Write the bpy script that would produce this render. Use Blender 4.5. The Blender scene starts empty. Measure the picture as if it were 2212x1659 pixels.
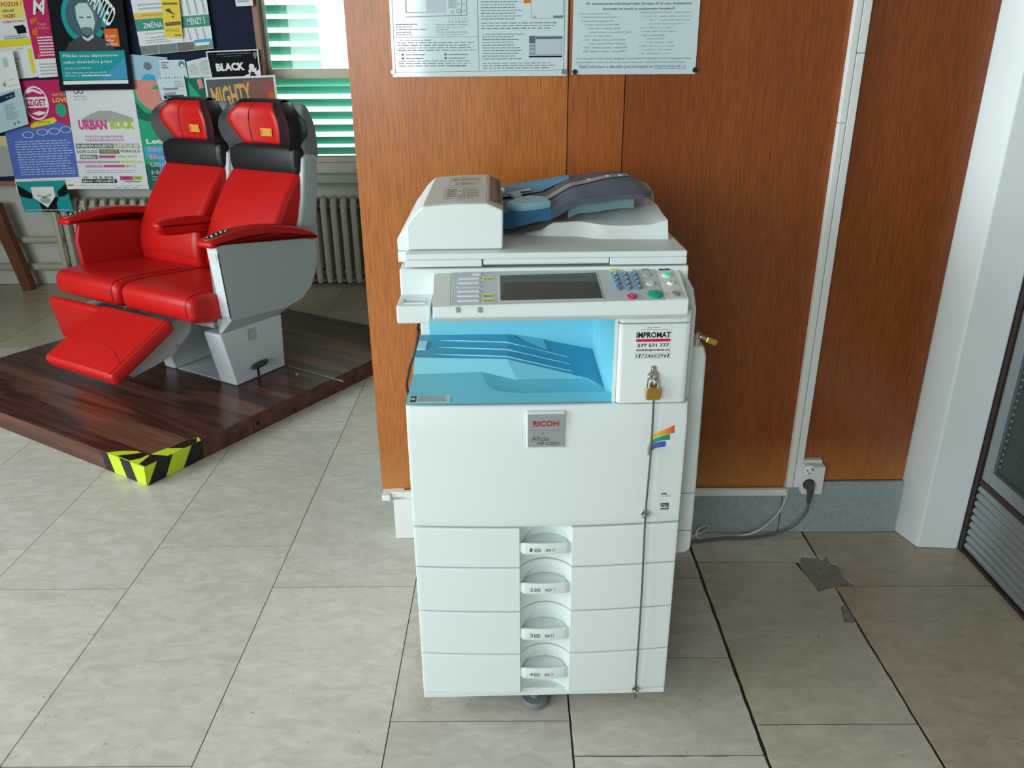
import bpy, bmesh, math, random
from mathutils import Vector, Matrix
random.seed(7)
sc = bpy.context.scene
COL = sc.collection
PI = math.pi

# ------------------------------------------------------------------ camera
F, CX, CY, H = 1712.0, 1106.0, 829.5, 1.44          # focal length in pixels of the 2212x1659 frame
PITCH, ROLL, YAW = math.radians(22.5), math.radians(0.45), math.radians(0.2)
_f = Vector((0, math.cos(PITCH), -math.sin(PITCH)))
_u = Vector((0, math.sin(PITCH), math.cos(PITCH)))
_r = Vector((1, 0, 0))
_r2 = _r * math.cos(ROLL) - _u * math.sin(ROLL)
_u2 = _u * math.cos(ROLL) + _r * math.sin(ROLL)
_Z = Matrix.Rotation(YAW, 3, 'Z')
RT, UP, FW = _Z @ _r2, _Z @ _u2, _Z @ _f
CAM = Vector((0, 0, H))
cam = bpy.data.cameras.new('camera')
cam.sensor_width = 36.0
cam.lens = F / 2212 * 36.0
cam.clip_start = 0.02
camo = bpy.data.objects.new('camera', cam)
COL.objects.link(camo)
camo.matrix_world = Matrix(((RT.x, UP.x, -FW.x, 0), (RT.y, UP.y, -FW.y, 0), (RT.z, UP.z, -FW.z, H), (0, 0, 0, 1)))
sc.camera = camo

# ------------------------------------------------------------------ light and exposure
sc.view_settings.view_transform = 'Standard'
sc.view_settings.look = 'None'
sc.view_settings.gamma = 1
sc.view_settings.use_curve_mapping = False
sc.view_settings.exposure = 0.0
w = bpy.data.worlds.new('overcast_sky')
sc.world = w
w.use_nodes = True
w.node_tree.nodes['Background'].inputs[0].default_value = (0.86, 0.95, 1.0, 1)
w.node_tree.nodes['Background'].inputs[1].default_value = 2.2

def area(name, loc, rot, sx, sy, power, col):
    l = bpy.data.lights.new(name, 'AREA')
    l.shape = 'RECTANGLE'; l.size = sx; l.size_y = sy; l.energy = power; l.color = col
    o = bpy.data.objects.new(name, l); COL.objects.link(o)
    o.location = loc; o.rotation_euler = rot
    return o
# daylight entering through the windows behind the camera and on the left side of the hall
area('daylight_rear_window', (-2.75, -3.9, 2.0), (math.radians(90), 0, 0), 3.7, 1.6, 165, (0.89, 0.985, 1.0))
area('daylight_left_window', (-3.74, 0.3, 1.75), (math.radians(90), 0, math.radians(-90)), 4.6, 1.7, 165, (0.87, 0.98, 1.0))

# ------------------------------------------------------------------ pixel rays (2212x1659 frame) met with real surfaces
def ray(x, y):
    return RT * ((x - CX) / F) - UP * ((y - CY) / F) + FW
def onz(x, y, z=0.0):
    d = ray(x, y); return CAM + d * ((z - H) / d.z)
def ony(x, y, Y):
    d = ray(x, y); return CAM + d * (Y / d.y)
def onx(x, y, X):
    d = ray(x, y); return CAM + d * (X / d.x)

# ------------------------------------------------------------------ materials
def lin(c):
    return tuple(((v / 255) / 12.92 if v / 255 <= 0.04045 else ((v / 255 + 0.055) / 1.055) ** 2.4) for v in c) + (1,)
MATS = {}
def M(name, rgb, rough=0.5, metal=0.0, spec=0.5, coat=0.0, var=0.0, scale=6.0, bump=0.0, bscale=60.0, trans=0.0, emit=0.0, alpha=1.0):
    if name in MATS: return MATS[name]
    m = bpy.data.materials.new(name); m.use_nodes = True
    nt = m.node_tree; b = nt.nodes['Principled BSDF']
    b.inputs['Base Color'].default_value = lin(rgb)
    b.inputs['Roughness'].default_value = rough
    b.inputs['Metallic'].default_value = metal
    b.inputs['Specular IOR Level'].default_value = spec
    b.inputs['Coat Weight'].default_value = coat
    b.inputs['Transmission Weight'].default_value = trans
    b.inputs['Alpha'].default_value = alpha
    if emit:
        b.inputs['Emission Color'].default_value = lin(rgb); b.inputs['Emission Strength'].default_value = emit
    tc = None
    if var or bump:
        tc = nt.nodes.new('ShaderNodeTexCoord')
    if var:
        n = nt.nodes.new('ShaderNodeTexNoise'); n.inputs['Scale'].default_value = scale; n.inputs['Detail'].default_value = 4
        nt.links.new(tc.outputs['Object'], n.inputs['Vector'])
        mx = nt.nodes.new('ShaderNodeMix'); mx.data_type = 'RGBA'
        c = lin(rgb)
        mx.inputs['A'].default_value = tuple(v * (1 - var) for v in c[:3]) + (1,)
        mx.inputs['B'].default_value = tuple(min(1, v * (1 + var)) for v in c[:3]) + (1,)
        nt.links.new(n.outputs['Fac'], mx.inputs['Factor']); nt.links.new(mx.outputs['Result'], b.inputs['Base Color'])
    if bump:
        n2 = nt.nodes.new('ShaderNodeTexNoise'); n2.inputs['Scale'].default_value = bscale; n2.inputs['Detail'].default_value = 3
        nt.links.new(tc.outputs['Object'], n2.inputs['Vector'])
        bp = nt.nodes.new('ShaderNodeBump'); bp.inputs['Strength'].default_value = bump; bp.inputs['Distance'].default_value = 0.002
        nt.links.new(n2.outputs['Fac'], bp.inputs['Height']); nt.links.new(bp.outputs['Normal'], b.inputs['Normal'])
    MATS[name] = m
    return m

def ramp_nodes(nt, fac, stops):
    r = nt.nodes.new('ShaderNodeValToRGB')
    e = r.color_ramp.elements
    e[0].position, e[0].color = stops[0][0], lin(stops[0][1])
    e[1].position, e[1].color = stops[-1][0], lin(stops[-1][1])
    for p, c in stops[1:-1]:
        k = e.new(p); k.color = lin(c)
    nt.links.new(fac, r.inputs['Fac'])
    return r

def wood_mat(name, stops, mscale, rough, spec=0.5, detail=6.0, fine=None, bump=0.15, coat=0.0, warp=0.0):
    m = bpy.data.materials.new(name); m.use_nodes = True
    nt = m.node_tree; b = nt.nodes['Principled BSDF']
    tc = nt.nodes.new('ShaderNodeTexCoord'); mp = nt.nodes.new('ShaderNodeMapping')
    mp.inputs['Scale'].default_value = mscale
    nt.links.new(tc.outputs['Object'], mp.inputs['Vector'])
    n = nt.nodes.new('ShaderNodeTexNoise'); n.inputs['Scale'].default_value = 1.0; n.inputs['Detail'].default_value = detail
    n.inputs['Distortion'].default_value = warp
    nt.links.new(mp.outputs['Vector'], n.inputs['Vector'])
    r = ramp_nodes(nt, n.outputs['Fac'], stops)
    out = r.outputs['Color']
    if fine:
        mp2 = nt.nodes.new('ShaderNodeMapping'); mp2.inputs['Scale'].default_value = fine
        nt.links.new(tc.outputs['Object'], mp2.inputs['Vector'])
        n2 = nt.nodes.new('ShaderNodeTexNoise'); n2.inputs['Scale'].default_value = 1.0; n2.inputs['Detail'].default_value = 3
        nt.links.new(mp2.outputs['Vector'], n2.inputs['Vector'])
        r2 = ramp_nodes(nt, n2.outputs['Fac'], [(0.32, (196, 192, 188)), (0.6, (255, 255, 255))])
        mx = nt.nodes.new('ShaderNodeMix'); mx.data_type = 'RGBA'; mx.blend_type = 'MULTIPLY'; mx.inputs['Factor'].default_value = 0.8
        nt.links.new(out, mx.inputs['A']); nt.links.new(r2.outputs['Color'], mx.inputs['B'])
        out = mx.outputs['Result']
        bp = nt.nodes.new('ShaderNodeBump'); bp.inputs['Strength'].default_value = bump; bp.inputs['Distance'].default_value = 0.001
        nt.links.new(n2.outputs['Fac'], bp.inputs['Height']); nt.links.new(bp.outputs['Normal'], b.inputs['Normal'])
    nt.links.new(out, b.inputs['Base Color'])
    b.inputs['Roughness'].default_value = rough; b.inputs['Specular IOR Level'].default_value = spec; b.inputs['Coat Weight'].default_value = coat
    return m

VENEER = wood_mat('oak_veneer', [(0.25, (142, 72, 24)), (0.5, (153, 81, 29)), (0.78, (164, 92, 36))], (5, 5, 0.5), 0.30, 0.5, detail=3, fine=(300, 300, 14), bump=0.08)
def worn_foot(m):
    # bleached, water-worn strip along the foot of the veneer
    nt = m.node_tree; b = nt.nodes['Principled BSDF']; src = b.inputs['Base Color'].links[0].from_socket
    tc = nt.nodes.new('ShaderNodeTexCoord'); sp = nt.nodes.new('ShaderNodeSeparateXYZ'); nt.links.new(tc.outputs['Object'], sp.inputs[0])
    mp = nt.nodes.new('ShaderNodeMapping'); mp.inputs['Scale'].default_value = (90, 90, 18); nt.links.new(tc.outputs['Object'], mp.inputs[0])
    n = nt.nodes.new('ShaderNodeTexNoise'); n.inputs['Scale'].default_value = 1.0; nt.links.new(mp.outputs[0], n.inputs['Vector'])
    ad = nt.nodes.new('ShaderNodeMath'); ad.operation = 'MULTIPLY_ADD'; ad.inputs[1].default_value = 0.10; nt.links.new(n.outputs['Fac'], ad.inputs[0]); nt.links.new(sp.outputs[2], ad.inputs[2])
    mr = nt.nodes.new('ShaderNodeMapRange'); mr.inputs['From Min'].default_value = 0.40; mr.inputs['From Max'].default_value = 0.22; nt.links.new(ad.outputs[0], mr.inputs['Value'])
    mx = nt.nodes.new('ShaderNodeMix'); mx.data_type = 'RGBA'; mx.inputs['B'].default_value = lin((180, 116, 58))
    nt.links.new(mr.outputs[0], mx.inputs['Factor']); nt.links.new(src, mx.inputs['A']); nt.links.new(mx.outputs['Result'], b.inputs['Base Color'])
def sheet_falloff_tint(m):  # multiplies in the per-panel tint that carries the painted light falloff
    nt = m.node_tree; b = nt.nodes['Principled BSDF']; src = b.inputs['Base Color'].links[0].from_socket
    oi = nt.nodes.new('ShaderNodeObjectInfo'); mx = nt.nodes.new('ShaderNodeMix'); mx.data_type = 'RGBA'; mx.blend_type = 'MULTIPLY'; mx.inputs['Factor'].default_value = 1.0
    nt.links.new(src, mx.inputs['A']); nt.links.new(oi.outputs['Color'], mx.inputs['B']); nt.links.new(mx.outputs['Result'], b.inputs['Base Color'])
sheet_falloff_tint(VENEER)
worn_foot(VENEER)
LAMINATE = wood_mat('walnut_laminate', [(0.28, (44, 25, 19)), (0.42, (92, 58, 46)), (0.50, (60, 35, 28)), (0.58, (108, 72, 58)), (0.72, (126, 86, 70))], (0.8, 9, 9), 0.24, 0.5, fine=(6, 190, 190), bump=0.05, warp=0.35)
LAM_EDGE = wood_mat('walnut_edge', [(0.3, (62, 34, 26)), (0.5, (98, 58, 46)), (0.72, (122, 78, 62))], (1.0, 20, 20), 0.35, 0.5, fine=(6, 190, 190), bump=0.05)
LEGWOOD = wood_mat('brown_leg_wood', [(0.3, (88, 50, 30)), (0.7, (120, 70, 42))], (20, 20, 2), 0.5)

def floor_mat():
    m = bpy.data.materials.new('limestone_tile'); m.use_nodes = True
    nt = m.node_tree; b = nt.nodes['Principled BSDF']
    tc = nt.nodes.new('ShaderNodeTexCoord'); oi = nt.nodes.new('ShaderNodeObjectInfo')
    off = nt.nodes.new('ShaderNodeVectorMath'); off.operation = 'SCALE'; off.inputs['Scale'].default_value = 37.0
    cmb = nt.nodes.new('ShaderNodeCombineXYZ')
    nt.links.new(oi.outputs['Random'], cmb.inputs[0]); nt.links.new(oi.outputs['Random'], cmb.inputs[1])
    nt.links.new(cmb.outputs[0], off.inputs[0])
    add = nt.nodes.new('ShaderNodeVectorMath'); nt.links.new(tc.outputs['Object'], add.inputs[0]); nt.links.new(off.outputs[0], add.inputs[1])
    def noise(scale, det, dist=0.0, vec=None):
        n = nt.nodes.new('ShaderNodeTexNoise'); n.inputs['Scale'].default_value = scale; n.inputs['Detail'].default_value = det
        n.inputs['Distortion'].default_value = dist
        nt.links.new(vec or add.outputs[0], n.inputs['Vector']); return n
    mp = nt.nodes.new('ShaderNodeMapping'); mp.inputs['Scale'].default_value = (1, 2.2, 1); mp.inputs['Rotation'].default_value = (0, 0, 0.5)
    nt.links.new(add.outputs[0], mp.inputs['Vector'])
    n1 = noise(13, 8, 0.9, mp.outputs['Vector'])
    r1 = ramp_nodes(nt, n1.outputs['Fac'], [(0.3, (214, 210, 200)), (0.5, (226, 223, 214)), (0.7, (238, 236, 228))])
    n2 = noise(60, 5, 2.2)
    r2 = ramp_nodes(nt, n2.outputs['Fac'], [(0.27, (120, 112, 100)), (0.345, (255, 255, 255))])
    mx = nt.nodes.new('ShaderNodeMix'); mx.data_type = 'RGBA'; mx.blend_type = 'MULTIPLY'; mx.inputs['Factor'].default_value = 0.55
    nt.links.new(r1.outputs['Color'], mx.inputs['A']); nt.links.new(r2.outputs['Color'], mx.inputs['B'])
    mx2 = nt.nodes.new('ShaderNodeMix'); mx2.data_type = 'RGBA'; mx2.blend_type = 'MULTIPLY'; mx2.inputs['Factor'].default_value = 1.0
    nt.links.new(mx.outputs['Result'], mx2.inputs['A']); nt.links.new(oi.outputs['Color'], mx2.inputs['B'])
    nt.links.new(mx2.outputs['Result'], b.inputs['Base Color'])
    n3 = noise(16, 4)
    mr = nt.nodes.new('ShaderNodeMapRange'); mr.inputs['To Min'].default_value = 0.2; mr.inputs['To Max'].default_value = 0.42
    nt.links.new(n3.outputs['Fac'], mr.inputs['Value']); nt.links.new(mr.outputs[0], b.inputs['Roughness'])
    bp = nt.nodes.new('ShaderNodeBump'); bp.inputs['Strength'].default_value = 0.06; bp.inputs['Distance'].default_value = 0.002
    nt.links.new(n2.outputs['Fac'], bp.inputs['Height']); nt.links.new(bp.outputs['Normal'], b.inputs['Normal'])
    b.inputs['Specular IOR Level'].default_value = 0.45
    return m
TILE = floor_mat()

def glass_mat(name, tint, gloss=0.12, rough=0.0):
    m = bpy.data.materials.new(name); m.use_nodes = True
    nt = m.node_tree; nt.nodes.remove(nt.nodes['Principled BSDF'])
    t = nt.nodes.new('ShaderNodeBsdfTransparent'); t.inputs[0].default_value = lin(tint)
    g = nt.nodes.new('ShaderNodeBsdfGlossy'); g.inputs['Roughness'].default_value = rough
    fr = nt.nodes.new('ShaderNodeFresnel'); fr.inputs[0].default_value = 1.45
    mx = nt.nodes.new('ShaderNodeMixShader')
    nt.links.new(fr.outputs[0], mx.inputs[0]); nt.links.new(t.outputs[0], mx.inputs[1]); nt.links.new(g.outputs[0], mx.inputs[2])
    nt.links.new(mx.outputs[0], nt.nodes['Material Output'].inputs[0])
    return m

# ------------------------------------------------------------------ geometry helpers
class G:
    def __init__(self): self.v = []; self.f = []
    def add(self, vs, fs):
        o = len(self.v); self.v += [tuple(p) for p in vs]; self.f += [tuple(i + o for i in q) for q in fs]; return self
    def box(self, x0, x1, y0, y1, z0, z1):
        return self.add([(x0,y0,z0),(x1,y0,z0),(x1,y1,z0),(x0,y1,z0),(x0,y0,z1),(x1,y0,z1),(x1,y1,z1),(x0,y1,z1)],
                        [(0,3,2,1),(4,5,6,7),(0,1,5,4),(1,2,6,5),(2,3,7,6),(3,0,4,7)])
    def prism(self, poly, axis, lo, hi):
        def P(a, b, c):
            return {'x': (c, a, b), 'y': (a, c, b), 'z': (a, b, c)}[axis]
        n = len(poly)
        vs = [P(a, b, lo) for a, b in poly] + [P(a, b, hi) for a, b in poly]
        fs = [tuple(range(n))[::-1], tuple(range(n, 2 * n))] + [(i, (i + 1) % n, n + (i + 1) % n, n + i) for i in range(n)]
        return self.add(vs, fs)
    def loft(self, rings, cap=True, closed=True):
        n = len(rings[0]); vs = [p for r in rings for p in r]; fs = []
        for k in range(len(rings) - 1):
            for i in range(n if closed else n - 1):
                j = (i + 1) % n
                fs.append((k*n+i, k*n+j, (k+1)*n+j, (k+1)*n+i))
        if cap and closed:
            fs.append(tuple(range(n))[::-1]); fs.append(tuple((len(rings)-1)*n + i for i in range(n)))
        return self.add(vs, fs)
    def tube(self, path, r, n=8, cap=True):
        path = [Vector(p) for p in path]; rings = []
        up = Vector((0, 0, 1)); prev = None
        for k, p in enumerate(path):
            d = (path[min(k+1, len(path)-1)] - path[max(k-1, 0)]).normalized()
            if prev is None:
                a = d.cross(up)
                if a.length < 1e-3: a = d.cross(Vector((1, 0, 0)))
                a.normalize()
            else:
                a = (prev - d * prev.dot(d))
                a.normalize()
            prev = a
            c = d.cross(a)
            rr = r[k] if isinstance(r, (list, tuple)) else r
            rings.append([p + (a * math.cos(2*PI*i/n) + c * math.sin(2*PI*i/n)) * rr for i in range(n)])
        return self.loft(rings, cap)
    def disc(self, c, ax, r, h, n=20, r2=None):
        """short cylinder: centre of base c, axis vector ax (length ignored), height h; r2 = (other radius) for an oval along u"""
        ax = Vector(ax).normalized(); u = ax.cross(Vector((0, 0, 1)))
        if u.length < 1e-3: u = Vector((1, 0, 0))
        u.normalize(); v = ax.cross(u); c = Vector(c)
        rb = r2 if r2 else r
        rings = [[c + ax * hh + u * math.cos(2*PI*i/n) * r * k + v * math.sin(2*PI*i/n) * rb * k for i in range(n)]
                 for hh, k in ((0, 1), (h * 0.75, 1), (h, 0.9))]
        return self.loft(rings)
    def grid(self, rows):
        n = len(rows[0]); fs = []
        for k in range(len(rows)-1):
            for i in range(n-1):
                fs.append((k*n+i, k*n+i+1, (k+1)*n+i+1, (k+1)*n+i))
        return self.add([p for r in rows for p in r], fs)
    def sphere(self, c, r, nu=12, nv=8, sq=(1, 1, 1)):
        rings = []
        for k in range(nv+1):
            th = PI * max(0.02, min(0.98, k / nv))
            rings.append([(c[0]+r*sq[0]*math.sin(th)*math.cos(2*PI*i/nu), c[1]+r*sq[1]*math.sin(th)*math.sin(2*PI*i/nu), c[2]+r*sq[2]*math.cos(th)) for i in range(nu)])
        return self.loft(rings)
    def mapped(self, fn):
        self.v = [tuple(fn(Vector(p))) for p in self.v]; return self

def build(name, g, mat, parent=None, bevel=0.0, seg=2, smooth=False, world=False, sharp=35, label=None, recalc=True):
    """one mesh object; world=True means vertices are in world space and parent is an unrotated thing at parent.location"""
    me = bpy.data.meshes.new(name)
    vs = g.v
    if world and parent is not None:
        L = parent.location; vs = [(p[0]-L.x, p[1]-L.y, p[2]-L.z) for p in vs]
    o = bpy.data.objects.new(name, me); COL.objects.link(o)
    if parent is None:
        xs = [p[0] for p in vs]; ys = [p[1] for p in vs]; zs = [p[2] for p in vs]
        c = ((min(xs)+max(xs))/2, (min(ys)+max(ys))/2, min(zs))
        vs = [(p[0]-c[0], p[1]-c[1], p[2]-c[2]) for p in vs]; o.location = c
    else:
        o.parent = parent
    me.from_pydata([tuple(p) for p in vs], [], g.f)
    if bevel or recalc:
        bm = bmesh.new(); bm.from_mesh(me)
        if recalc: bmesh.ops.recalc_face_normals(bm, faces=bm.faces)
        if bevel:
            bm.normal_update()
            es = [e for e in bm.edges if len(e.link_faces) == 2 and e.calc_face_angle(0) > 0.5]
            bmesh.ops.bevel(bm, geom=es, offset=bevel, segments=seg, profile=0.5, affect='EDGES', clamp_overlap=True)
        bm.to_mesh(me); bm.free()
    if smooth or bevel:
        me.shade_smooth(); me.set_sharp_from_angle(angle=math.radians(sharp if not bevel else 50))
    if bevel:
        wn = o.modifiers.new('weighted_normals', 'WEIGHTED_NORMAL'); wn.keep_sharp = True
    me.materials.append(mat)
    if label: o['label'] = label
    return o

def tag(o, label, cat, group=None):
    o['label'] = label; o['category'] = cat
    if group: o['group'] = group
    return o
def thing(name, label, cat, loc=(0, 0, 0), rotz=0.0, group=None):
    o = bpy.data.objects.new(name, None); COL.objects.link(o); o.empty_display_size = 0.05
    o.location = loc; o.rotation_euler = (0, 0, rotz)
    return tag(o, label, cat, group)
def struct(o):
    o['kind'] = 'structure'; return o

_txt = {}
def text_geo(body, bold=0.0, shear=0.0):
    """glyph outlines scaled so that the ink fills the unit square (x right, y up); returns verts, faces, aspect"""
    key = (body, bold, shear)
    if key in _txt: return _txt[key]
    cu = bpy.data.curves.new('lettering_curve', 'FONT'); cu.body = body; cu.size = 1; cu.offset = bold; cu.shear = shear
    cu.resolution_u = 2; cu.fill_mode = 'FRONT'
    ob = bpy.data.objects.new('lettering_curve', cu)
    me = bpy.data.meshes.new_from_object(ob)
    vs = [v.co.copy() for v in me.vertices]; fs = [tuple(p.vertices) for p in me.polygons]
    bpy.data.objects.remove(ob); bpy.data.curves.remove(cu); bpy.data.meshes.remove(me)
    if not vs: return [], [], 1
    x0 = min(v.x for v in vs); x1 = max(v.x for v in vs); y0 = min(v.y for v in vs); y1 = max(v.y for v in vs)
    W_, H_ = max(x1-x0, 1e-6), max(y1-y0, 1e-6)
    _txt[key] = ([((v.x-x0)/W_, (v.y-y0)/H_) for v in vs], fs, W_/H_)
    return _txt[key]

class Print:
    """flat print lying on a sheet or panel; fn(u, v, lift) gives the 3D point, u right, v down"""
    def __init__(self, owner, fn, world=True, fine=False): self.o = owner; self.fn = fn; self.w = world; self.items = []; self.small = {}; self.fine = fine
    def _put(self, kind, g, mat, fine=False):
        if fine or self.fine:
            self.small.setdefault(mat.name, (G(), mat))[0].add(g.v, g.f)
        else: self.items.append((kind, g, mat))
    def text(self, body, u0, v0, u1, v1, mat, bold=0.0, lift=2.0, shear=0.0, rot=0.0):
        vs, fs, _ = text_geo(body, bold, shear)
        cu, cv = (u0+u1)/2, (v0+v1)/2
        pts = []
        for a, b in vs:
            u, v = u0+(u1-u0)*a, v1-(v1-v0)*b
            if rot:
                du, dv = u-cu, v-cv; u, v = cu+du*math.cos(rot)-dv*math.sin(rot), cv+du*math.sin(rot)+dv*math.cos(rot)
            pts.append(self.fn(u, v, lift))
        self._put('lettering', G().add(pts, fs), mat)
    def rect(self, u0, v0, u1, v1, mat, lift=1.0, fine=False):
        self.poly([(u0, v0), (u1, v0), (u1, v1), (u0, v1)], mat, lift, fine)
    def poly(self, pts, mat, lift=1.0, fine=False):
        self._put('printed_shape', G().add([self.fn(u, v, lift) for u, v in pts], [tuple(range(len(pts)))]), mat, fine)
    def oval(self, u, v, ru, rv, mat, lift=1.0, n=24):
        self.poly([(u+ru*math.cos(2*PI*i/n), v+rv*math.sin(2*PI*i/n)) for i in range(n)], mat, lift)
    def ring(self, u, v, ru, rv, k, mat, lift=1.0, n=28, a0=0, a1=2*PI):
        A = [a0+(a1-a0)*i/n for i in range(n+1)]
        self._put('printed_ring', G().grid([[self.fn(u+ru*f*math.cos(a), v+rv*f*math.sin(a), lift) for a in A] for f in (1, k)]), mat)
    def line(self, u0, v0, u1, v1, wd, mat, lift=1.2):
        d = math.hypot(u1-u0, v1-v0) or 1; nx, ny = -(v1-v0)/d*wd/2, (u1-u0)/d*wd/2
        self.poly([(u0+nx, v0+ny), (u1+nx, v1+ny), (u1-nx, v1-ny), (u0-nx, v0-ny)], mat, lift)
    def greek(self, u0, v0, u1, v1, rows, mat, lift=1.5, fill=0.5, ragged=0.3, rnd=random):
        """rows of word-length dashes for print too small to read"""
        dv = (v1-v0)/rows
        for r in range(rows):
            u = u0; end = u1 - (u1-u0)*ragged*rnd.random()
            while u < end:
                wd = (u1-u0)*(0.03+0.08*rnd.random()); wd = min(wd, end-u)
                self.rect(u, v0+dv*(r+0.25), u+wd, v0+dv*(r+0.25+fill), mat, lift, True); u += wd+(u1-u0)*0.018
    def done(self):
        if self.o.parent and self.o.parent.parent: self.o = self.o.parent      # keep to thing > part > sub-part
        for kind, g, m in self.items: build(kind, g, m, self.o, world=self.w, recalc=False)
        for g, m in self.small.values(): build('fine_print', g, m, self.o, world=self.w, recalc=False)['kind'] = 'stuff'

def quad_fn(TL, TR, BR, BL, step=0.0005):
    TL, TR, BR, BL = map(Vector, (TL, TR, BR, BL))
    n = (TR-TL).cross(TL-BL).normalized()        # towards the viewer for a quad seen from its front
    def fn(u, v, lift):
        return (TL*(1-u)+TR*u)*(1-v) + (BL*(1-u)+BR*u)*v + n*(lift*step)
    return fn, n
def sheet(name, label, cat, corners, mat, th=0.0006, group=None, step=0.0005, fine=False):
    """thin sheet of paper or card from its four 3D corners TL,TR,BR,BL"""
    fn, n = quad_fn(*corners, step=step)
    g = G(); N = 6
    front = [[fn(i/N, j/N, 0) for i in range(N+1)] for j in range(N+1)]
    back = [[p - n*th for p in r] for r in front]
    g.grid(front); g.grid([r[::-1] for r in back])
    def rim(a, b): g.grid([a, b])
    rim(front[0], back[0]); rim(front[-1], back[-1]); rim([r[0] for r in front], [r[0] for r in back]); rim([r[-1] for r in front], [r[-1] for r in back])
    o = build(name, g, mat); tag(o, label, cat, group)
    return o, Print(o, fn, fine=fine)
def chaikin(p, it=2):
    for _ in range(it):
        q = []
        for i in range(len(p)):
            a, b = p[i], p[(i+1) % len(p)]
            q += [(0.75*a[0]+0.25*b[0], 0.75*a[1]+0.25*b[1]), (0.25*a[0]+0.75*b[0], 0.25*a[1]+0.75*b[1])]
        p = q
    return p
def catmull(pts, n=8):
    P = [Vector(p) for p in pts]; P = [P[0]*2-P[1]] + P + [P[-1]*2-P[-2]]; out = []
    for i in range(1, len(P)-2):
        for k in range(n):
            t = k/n
            out.append(0.5*((2*P[i])+(P[i+1]-P[i-1])*t+(2*P[i-1]-5*P[i]+4*P[i+1]-P[i+2])*t*t+(3*P[i]-P[i-1]-3*P[i+1]+P[i+2])*t**3))
    out.append(P[-2]); return out

# common materials
WHITE_P = M('white_plaster', (232, 240, 242), 0.8, var=0.05, scale=3, bump=0.3, bscale=40)
WHITE_PL = M('white_trunking', (228, 230, 228), 0.4)
PAPER = M('white_paper', (232, 236, 238), 0.6)
BLACK_INK = M('black_ink', (22, 22, 24), 0.5)
GREY_INK = M('grey_ink', (120, 126, 130), 0.6)
LGREY_INK = M('light_grey_ink', (176, 182, 186), 0.6)
WHITE_INK = M('white_ink', (240, 242, 242), 0.6)
STEEL = M('steel', (190, 190, 190), 0.25, 1.0)

# ================================================================== THE SETTING
# ---- floor: mortar bed with separate limestone slabs
MORTAR = M('dark_mortar', (62, 60, 52), 0.9, var=0.3, scale=30, bump=0.5, bscale=90)
g = G().box(-5.0, 3.2, -4.0, 5.4, -0.06, -0.006)
floor = struct(build('floor', g, MORTAR))
XL = [-4.94, -4.52, -4.10, -3.67, -3.25, -2.83, -2.40, -1.975, -1.555, -1.140, -0.716, -0.297, 0.124, 0.553, 0.934, 1.44, 1.9, 2.4, 3.2]
JOINTS = {7: [2.131], 8: [1.922], 9: [2.137], 10: [1.926], 11: [1.414], 12: [1.312, 1.622, 1.960], 13: [1.399, 2.037], 14: [1.916]}
def tile_poly(c, x0, x1, y0, y1):
    if c == 13 and y0 < 1.5 and y1 > 2:                       # broken corner and chip of the slab beside the wall
        return [(x0, y0), (x1, y0), (x1, 1.755), (0.899, 1.757), (0.915, 1.826), (x1, 1.835), (x1, 1.912), (0.876, 1.891), (0.868, 1.955), (0.855, y1), (x0, y1)]
    if c == 13 and y0 > 2 and y0 < 2.1:
        return [(x0, y0), (0.873, y0), (0.888, 2.066), (x1, 2.062), (x1, y1), (x0, y1)]
    if c == 14 and y0 > 1.9 and y0 < 2.0:
        return [(0.995, y0), (x1, y0), (x1, y1), (x0, y1), (x0, 2.064), (0.945, 2.045), (0.965, 2.069), (0.962, 2.03), (0.981, 2.024), (0.977, 1.96)]
    return [(x0, y0), (x1, y0), (x1, y1), (x0, y1)]
tint = random.Random(3)
for c in range(len(XL)-1):
    js = JOINTS.get(c) or [(1.4 if c % 2 else 1.82) + tint.uniform(-.1, .1)]
    ys = list(js)
    while ys[0] > -4.0: ys.insert(0, ys[0]-0.847)
    while ys[-1] < 5.35: ys.append(ys[-1]+0.847)
    ys[0] = max(ys[0], -3.98); ys[-1] = min(ys[-1], 5.34)
    wide = c >= 12
    for k in range(len(ys)-1):
        if ys[k+1]-ys[k] < 0.05: continue
        gx = 0.0035 if wide else 0.0013; gy = 0.0024 if wide else 0.0019
        P = tile_poly(c, XL[c]+gx+(0.002 if c == 13 else 0), XL[c+1]-gx-(0.001 if c in (12, 13) else 0), ys[k]+gy, ys[k+1]-gy)
        if wide and c in (12, 13, 14):                        # worn, slightly wavy edges
            Q = []
            for i in range(len(P)):
                a, b = P[i], P[(i+1) % len(P)]
                n = max(1, int(math.hypot(b[0]-a[0], b[1]-a[1])/0.03))
                for q in range(n):
                    t = q/n; Q.append((a[0]+(b[0]-a[0])*t + (tint.uniform(-.0011, .0011) if q else 0), a[1]+(b[1]-a[1])*t + (tint.uniform(-.0009, .0009) if q else 0)))
            P = Q
        o = build('floor_tile', G().prism(P, 'z', -0.03, tint.uniform(-0.0006, 0.0)), TILE, floor, world=True)
        v = tint.uniform(0.93, 1.04)
        if c >= 14: col = (0.58, 0.505, 0.42)
        elif c == 13: col = (0.69, 0.655, 0.58)
        elif c == 12: col = (0.75, 0.735, 0.705)
        elif ys[k] > 2.0 and c == 10: col = (0.71, 0.665, 0.60)
        elif ys[k] > 3.2: col = (0.62, 0.555, 0.44)
        else: col = (0.72, 0.705, 0.672)
        o.color = (col[0]*v, col[1]*v, col[2]*v*tint.uniform(.97, 1.01), 1)
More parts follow.
